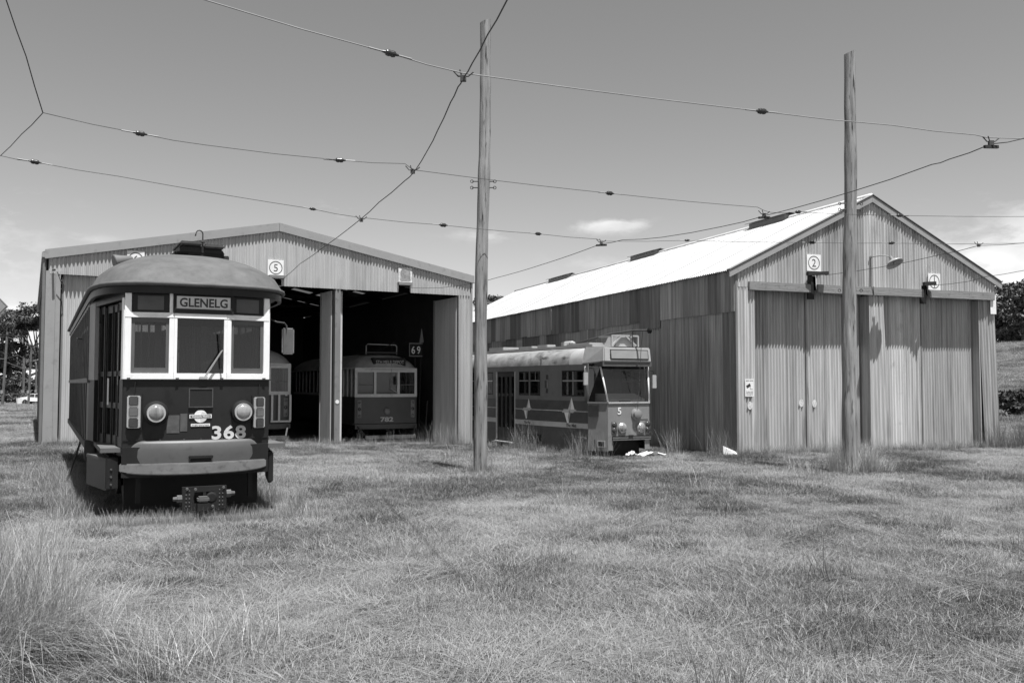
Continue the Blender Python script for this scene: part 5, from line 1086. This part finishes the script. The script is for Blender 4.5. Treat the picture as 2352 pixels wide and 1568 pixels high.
# ------------------------------------------------------------------ grass
def grass_mat(name, lo, hi, instanced=True):
    m = bpy.data.materials.new(name); m.use_nodes = True; nt = m.node_tree; nt.nodes.clear(); N = nt.nodes.new; Lk = nt.links.new
    o = N('ShaderNodeOutputMaterial'); d = N('ShaderNodeBsdfDiffuse'); t = N('ShaderNodeBsdfTranslucent'); g = N('ShaderNodeBsdfGlossy'); mx = N('ShaderNodeMixShader'); mx.inputs[0].default_value = .30; mg = N('ShaderNodeMixShader'); mg.inputs[0].default_value = .05
    g.inputs['Roughness'].default_value = .45; g.inputs[0].default_value = G(.8)
    a = N('ShaderNodeAttribute'); a.attribute_name = 'dry'; a.attribute_type = 'INSTANCER' if instanced else 'GEOMETRY'
    b = N('ShaderNodeAttribute'); b.attribute_name = 'bl'
    f = N('ShaderNodeMath'); f.operation = 'MULTIPLY_ADD'; f.inputs[1].default_value = .95; Lk(b.outputs['Fac'], f.inputs[0]); s = N('ShaderNodeMath'); s.operation = 'MULTIPLY_ADD'; s.inputs[1].default_value = 1.10; s.inputs[2].default_value = -.48; Lk(a.outputs['Fac'], s.inputs[0]); Lk(s.outputs[0], f.inputs[2])
    r = N('ShaderNodeValToRGB'); r.color_ramp.elements[0].color = G(lo); r.color_ramp.elements[1].color = G(hi); Lk(f.outputs[0], r.inputs[0])
    Lk(r.outputs[0], d.inputs[0]); Lk(r.outputs[0], t.inputs[0]); Lk(d.outputs[0], mx.inputs[1]); Lk(t.outputs[0], mx.inputs[2]); Lk(mx.outputs[0], mg.inputs[1]); Lk(g.outputs[0], mg.inputs[2]); Lk(mg.outputs[0], o.inputs[0]); return m
GRASS = grass_mat('grass_blade', .034, .335); TALL = grass_mat('tall_grass_blade', .07, .42, False)
def blades(rs, n, rad, h0, h1, lean, w, segs=3, flat=0.0, curl=.5, dirs=None, seed_heads=0):
    """vertices, faces, per-vertex random of n ribbons rooted within rad of the origin"""
    V, F, A = [], [], []
    for i in range(n):
        r = rad * math.sqrt(rs.rand()); a = rs.rand() * 6.283; bx, by = r * math.cos(a), r * math.sin(a)
        th = rs.rand() * 6.283 if dirs is None else rs.normal(dirs[0], dirs[1]); h = rs.uniform(h0, h1); le = abs(rs.normal(lean, lean * .5)); rv = rs.rand()
        px, py = -math.sin(th), math.cos(th); dx, dy = math.cos(th), math.sin(th); tw = rs.uniform(-.8, .8); wx, wy = px * math.cos(tw) + dx * math.sin(tw), py * math.cos(tw) + dy * math.sin(tw); b0 = len(V)
        for k in range(segs + 1):
            t = k / segs; hz = h * (t * (1 - flat) - curl * le * t * t * .5) + .012 * flat; ho = h * le * (t ** 1.6 if flat < .5 else t); ww = w * (1 - .85 * t) * .5
            x, y, z = bx + dx * ho, by + dy * ho, max(hz, .004 * (k > 0))
            V += [(x - wx * ww, y - wy * ww, z), (x + wx * ww, y + wy * ww, z)]; A += [rv, rv]
        for k in range(segs): q = b0 + 2 * k; F.append((q, q + 1, q + 3, q + 2))
    return V, F, A
def blade_mesh(name, V, F, A, m):
    me = bpy.data.meshes.new(name); me.from_pydata(V, [], F); me.update(); at = me.attributes.new('bl', 'FLOAT', 'POINT'); at.data.foreach_set('value', A); me.materials.append(m); return me
rsg = np.random.RandomState(21); protos = []
for i in range(6): protos.append(blade_mesh('tuft', *blades(rsg, 44, .11, .020, .066, .60, .0042), GRASS))
for i in range(4): protos.append(blade_mesh('straw', *blades(rsg, 34, .13, .06, .20, 1.0, .0042, flat=.80, curl=.0, dirs=(rsg.rand() * 6.28, .8)), GRASS))
for i in range(3): protos.append(blade_mesh('stalks', *blades(rsg, 30, .12, .12, .34, .40, .0045, segs=4), GRASS))
for i in range(2): protos.append(blade_mesh('tall_stalks', *blades(rsg, 12, .16, .40, .95, .28, .006, segs=5), GRASS))
proto_objs = [bpy.data.objects.new('blade_tuft', p) for p in protos]
def in_shed(x, y):
    out_ = np.zeros(len(x), bool)
    for (o, yaw, x0, x1, y0, y1) in ((LSO, LSY, -.1, 14.5, .12, 25), (RSO, RSY, -.1, 10.9, .30, 34)):
        a = R(yaw); dx, dy = x - o[0], y - o[1]; lx = dx * math.cos(a) + dy * math.sin(a); ly = -dx * math.sin(a) + dy * math.cos(a); out_ |= (lx > x0) & (lx < x1) & (ly > y0) & (ly < y1)
    return out_
PX, PK, PS, PD = [], [], [], []
def add_pts(x, y, pick, scl, dry=None):
    k = ~in_shed(x, y); x, y, pick, scl = x[k], y[k], pick[k], scl[k]; PX.append(np.stack([x, y, ground_z(x, y) + .02 * (vnoise(x * .8, y * .8) - .5)], 1)); PK.append(pick); PS.append(scl); PD.append(np.clip(dryness(x, y) + rsg.normal(0, .17, len(x)), 0, 1) if dry is None else dry[k])
def scatter(y0, y1, dens, smul, xlo=None, xhi=None):
    wmax = .64 * y1 + 2.0; n = int(dens * (y1 - y0) * 2 * wmax); x = rsg.uniform(-wmax, wmax, n); y = rsg.uniform(y0, y1, n); k = np.abs(x) < .64 * y + 2.0
    if xlo is not None: k &= x > xlo
    if xhi is not None: k &= x < xhi
    x, y = x[k], y[k]; dr = dryness(x, y); n = len(x)
    lush = .7 + .75 * vnoise(x * .9 + 70, y * .9); pick = rsg.randint(0, 6, n); straw = rsg.rand(n) < (.16 + .36 * dr); pick[straw] = rsg.randint(6, 10, straw.sum()); tl = (~straw) & (rsg.rand(n) < .002); pick[tl] = rsg.randint(10, 13, tl.sum())
    add_pts(x, y, pick, smul * lush * rsg.uniform(.75, 1.25, n))
scatter(3.2, 9, 230, 1.0); scatter(9, 16, 130, 1.1); scatter(16, 38, 55, 1.45); scatter(38, 75, 7, 2.4, None, -8); scatter(38, 75, 7, 3.2, 14); scatter(75, 120, 2.2, 3.4, None, -25)
_n = 1500; _x = rsg.uniform(-8, 8, _n); _y = rsg.uniform(3.5, 13, _n); _k = np.abs(_x) < .64 * _y + 2
add_pts(_x[_k], _y[_k], rsg.randint(6, 10, _k.sum()), rsg.uniform(1.1, 1.9, _k.sum()), np.ones(_k.sum()))           # long bleached straws
_cx, _cy = rsg.uniform(-9, 9, 90), rsg.uniform(4, 20, 90)
_x = np.repeat(_cx, 9) + rsg.normal(0, .10, 810); _y = np.repeat(_cy, 9) + rsg.normal(0, .10, 810)
add_pts(_x, _y, rsg.randint(0, 6, 810), rsg.uniform(1.1, 1.9, 810), np.clip(rsg.normal(.05, .08, 810), 0, 1))      # darker weedy clumps
def line_tufts(p, q, n, spread, picks, s0, s1, dry=.75):
    t = rsg.rand(n); x = p[0] + (q[0] - p[0]) * t + rsg.normal(0, spread, n); y = p[1] + (q[1] - p[1]) * t + rsg.normal(0, spread, n); add_pts(x, y, rsg.choice(picks, n), rsg.uniform(s0, s1, n), np.clip(rsg.normal(dry, .2, n), 0, 1))
lp = lambda o, w, a: tuple(local_pt(o, w, a))[:2]
line_tufts(lp(LSO, LSY, (5, -.2, 0)), lp(LSO, LSY, (14.3, -.25, 0)), 260, .12, [10, 11, 12, 12], .5, 1.1); line_tufts(lp(LSO, LSY, (.3, -.2, 0)), lp(LSO, LSY, (5, -.3, 0)), 160, .15, [10, 11, 12], .7, 1.3)
line_tufts(lp(LSO, LSY, (12.6, -.3, 0)), lp(LSO, LSY, (14.0, -.2, 0)), 40, .15, [13, 14], .6, 1.1); line_tufts(lp(LSO, LSY, (9.5, -.2, 0)), lp(LSO, LSY, (12.5, -.2, 0)), 16, .15, [13, 14], .4, .8)
line_tufts(lp(RSO, RSY, (0, -.12, 0)), lp(RSO, RSY, (10.9, -.15, 0)), 420, .16, [10, 11, 12], .6, 1.4, .7); line_tufts(lp(RSO, RSY, (1.4, -.25, 0)), lp(RSO, RSY, (5.5, -.3, 0)), 60, .2, [10, 13, 14], .5, .9, .6); line_tufts(lp(RSO, RSY, (10.2, -.3, 0)), lp(RSO, RSY, (13.5, -.2, 0)), 200, .5, [13, 14, 12], .8, 1.5, .35)
ZO = (3.615, 28.078, -.42)
line_tufts(lp(ZO, 28.3, (-1.45, .3, 0)), lp(ZO, 28.3, (-1.5, 9, 0)), 150, .13, [10, 11, 12], .6, 1.2); line_tufts(lp(ZO, 28.3, (-1.5, 2.9, 0)), lp(ZO, 28.3, (-1.5, 4.7, 0)), 60, .15, [13, 14, 12], .8, 1.3, .55); line_tufts(lp(ZO, 28.3, (-1.3, -.2, 0)), lp(ZO, 28.3, (-1.3, 1.0, 0)), 24, .2, [13, 14], .8, 1.2, .7); line_tufts(lp(ZO, 28.3, (1.3, -.4, 0)), lp(ZO, 28.3, (1.9, .4, 0)), 14, .2, [13, 14], .8, 1.3, .7)
line_tufts((6.2, 28.6), (7.0, 28.5), 40, .12, [10, 12, 13], .6, 1.2, .6)
TO = (-4.266, 12.406, 0)
line_tufts(lp(TO, 27.4, (-1.5, .6, 0)), lp(TO, 27.4, (-1.7, 9, 0)), 300, .20, [10, 11, 12, 12], .6, 1.1, .7); line_tufts(lp(TO, 27.4, (-1.38, 1.6, 0)), lp(TO, 27.4, (-1.42, 10, 0)), 120, .07, [10, 12, 12], .6, 1.0, .8); line_tufts(lp(TO, 27.4, (1.35, .2, 0)), lp(TO, 27.4, (1.5, 8, 0)), 200, .16, [10, 11, 12, 13], .6, 1.0, .6); line_tufts(lp(TO, 27.4, (-1.3, -.5, 0)), lp(TO, 27.4, (1.3, -.55, 0)), 150, .12, [10, 11, 12], .5, .9, .8)
add_pts(p1b.x + rsg.normal(0, .22, 46), p1b.y - .1 + rsg.normal(0, .18, 46), rsg.choice([10, 11, 12, 13], 46), rsg.uniform(.5, .9, 46)); 
co = np.concatenate(PX); pk = np.concatenate(PK); sc_ = np.concatenate(PS); dr_ = np.concatenate(PD); NP = len(co)
pm = bpy.data.meshes.new('grass'); pm.vertices.add(NP); pm.vertices.foreach_set('co', co.ravel())
pm.attributes.new('pick', 'INT', 'POINT').data.foreach_set('value', pk.astype(np.int32)); pm.attributes.new('scl', 'FLOAT', 'POINT').data.foreach_set('value', sc_); pm.attributes.new('dry', 'FLOAT', 'POINT').data.foreach_set('value', dr_); pm.attributes.new('turn', 'FLOAT', 'POINT').data.foreach_set('value', rsg.uniform(0, 6.283, NP)); pm.update()
grass = link(pm, 'grass', GRASS); tag(grass, 'dry mown grass covering the whole yard', 'grass', kind='stuff')
ng = bpy.data.node_groups.new('grass_tufts', 'GeometryNodeTree'); ng.interface.new_socket('Geometry', in_out='INPUT', socket_type='NodeSocketGeometry'); ng.interface.new_socket('Geometry', in_out='OUTPUT', socket_type='NodeSocketGeometry')
gi = ng.nodes.new('NodeGroupInput'); go = ng.nodes.new('NodeGroupOutput'); iop = ng.nodes.new('GeometryNodeInstanceOnPoints'); jn = ng.nodes.new('GeometryNodeJoinGeometry')
for po in reversed(proto_objs):
    oi = ng.nodes.new('GeometryNodeObjectInfo'); oi.inputs['Object'].default_value = po; oi.inputs['As Instance'].default_value = True; ng.links.new(oi.outputs['Geometry'], jn.inputs[0])
def na(nm, ty):
    n = ng.nodes.new('GeometryNodeInputNamedAttribute'); n.data_type = ty; n.inputs['Name'].default_value = nm; return n.outputs['Attribute']
cx = ng.nodes.new('ShaderNodeCombineXYZ'); ng.links.new(na('turn', 'FLOAT'), cx.inputs[2]); e2r = ng.nodes.new('FunctionNodeEulerToRotation'); ng.links.new(cx.outputs[0], e2r.inputs[0])
ng.links.new(gi.outputs[0], iop.inputs['Points']); ng.links.new(jn.outputs[0], iop.inputs['Instance']); iop.inputs['Pick Instance'].default_value = True; ng.links.new(na('pick', 'INT'), iop.inputs['Instance Index']); ng.links.new(e2r.outputs[0], iop.inputs['Rotation']); ng.links.new(na('scl', 'FLOAT'), iop.inputs['Scale']); ng.links.new(iop.outputs[0], go.inputs[0])
grass.modifiers.new('tufts', 'NODES').node_group = ng

# tall tussocks that stand out singly
def tussock(x, y, parts, label, dry):
    V, F, A = [], [], []
    for (ox, oy, args, kw) in parts:
        v, f, a = blades(rsg, *args, **kw); b = len(V); V += [(p[0] + ox, p[1] + oy, p[2]) for p in v]; F += [tuple(i + b for i in q) for q in f]; A += a
    me = blade_mesh('grass_tussock', V, F, A, TALL); me.attributes.new('dry', 'FLOAT', 'POINT').data.foreach_set('value', [dry] * len(V)); o = link(me, 'grass_tussock', None, None, loc=(x, y, gz(x, y))); tag(o, label, 'tussock', 'tall grass tussocks in the yard')
tussock(-3.15, 5.6, [(0, 0, (900, .45, .45, .95, .30, .0055), dict(segs=5)), (.25, -.1, (420, .30, .5, 1.0, .95, .005), dict(segs=6, curl=1.0, dirs=(-.3, .6))), (.5, .1, (260, .30, .25, .6, .6, .005), dict(segs=5)), (-.3, .6, (500, .5, .4, .85, .3, .0055), dict(segs=5)), (.1, -.5, (300, .35, .4, .8, .9, .005), dict(segs=6, curl=1.0, dirs=(-.6, .7)))], 'large tussock of tall bending grass opposite the dark tram', .72)
tussock(-1.95, 5.3, [(0, 0, (240, .30, .25, .55, .8, .005), dict(segs=5, curl=.9)), (.2, .5, (160, .3, .15, .4, .5, .005), dict(segs=4))], 'low straggling clump of pale straw next to the large tussock', .75)
tussock(p2b.x, p2b.y, [(-.30, -.05, (420, .22, .5, 1.0, .22, .007), dict(segs=5)), (.42, .0, (520, .28, .5, 1.05, .38, .007), dict(segs=5, curl=.8, dirs=(.2, 1.2))), (.8, -.05, (260, .3, .3, .6, .6, .007), dict(segs=5, dirs=(0, 1))), (-.05, -.28, (220, .22, .2, .5, .4, .007), dict(segs=4)), (-1.0, .5, (160, .4, .2, .5, .5, .007), dict(segs=4))], 'tall pale grass tufts wrapped round the foot of the timber pole', .8)
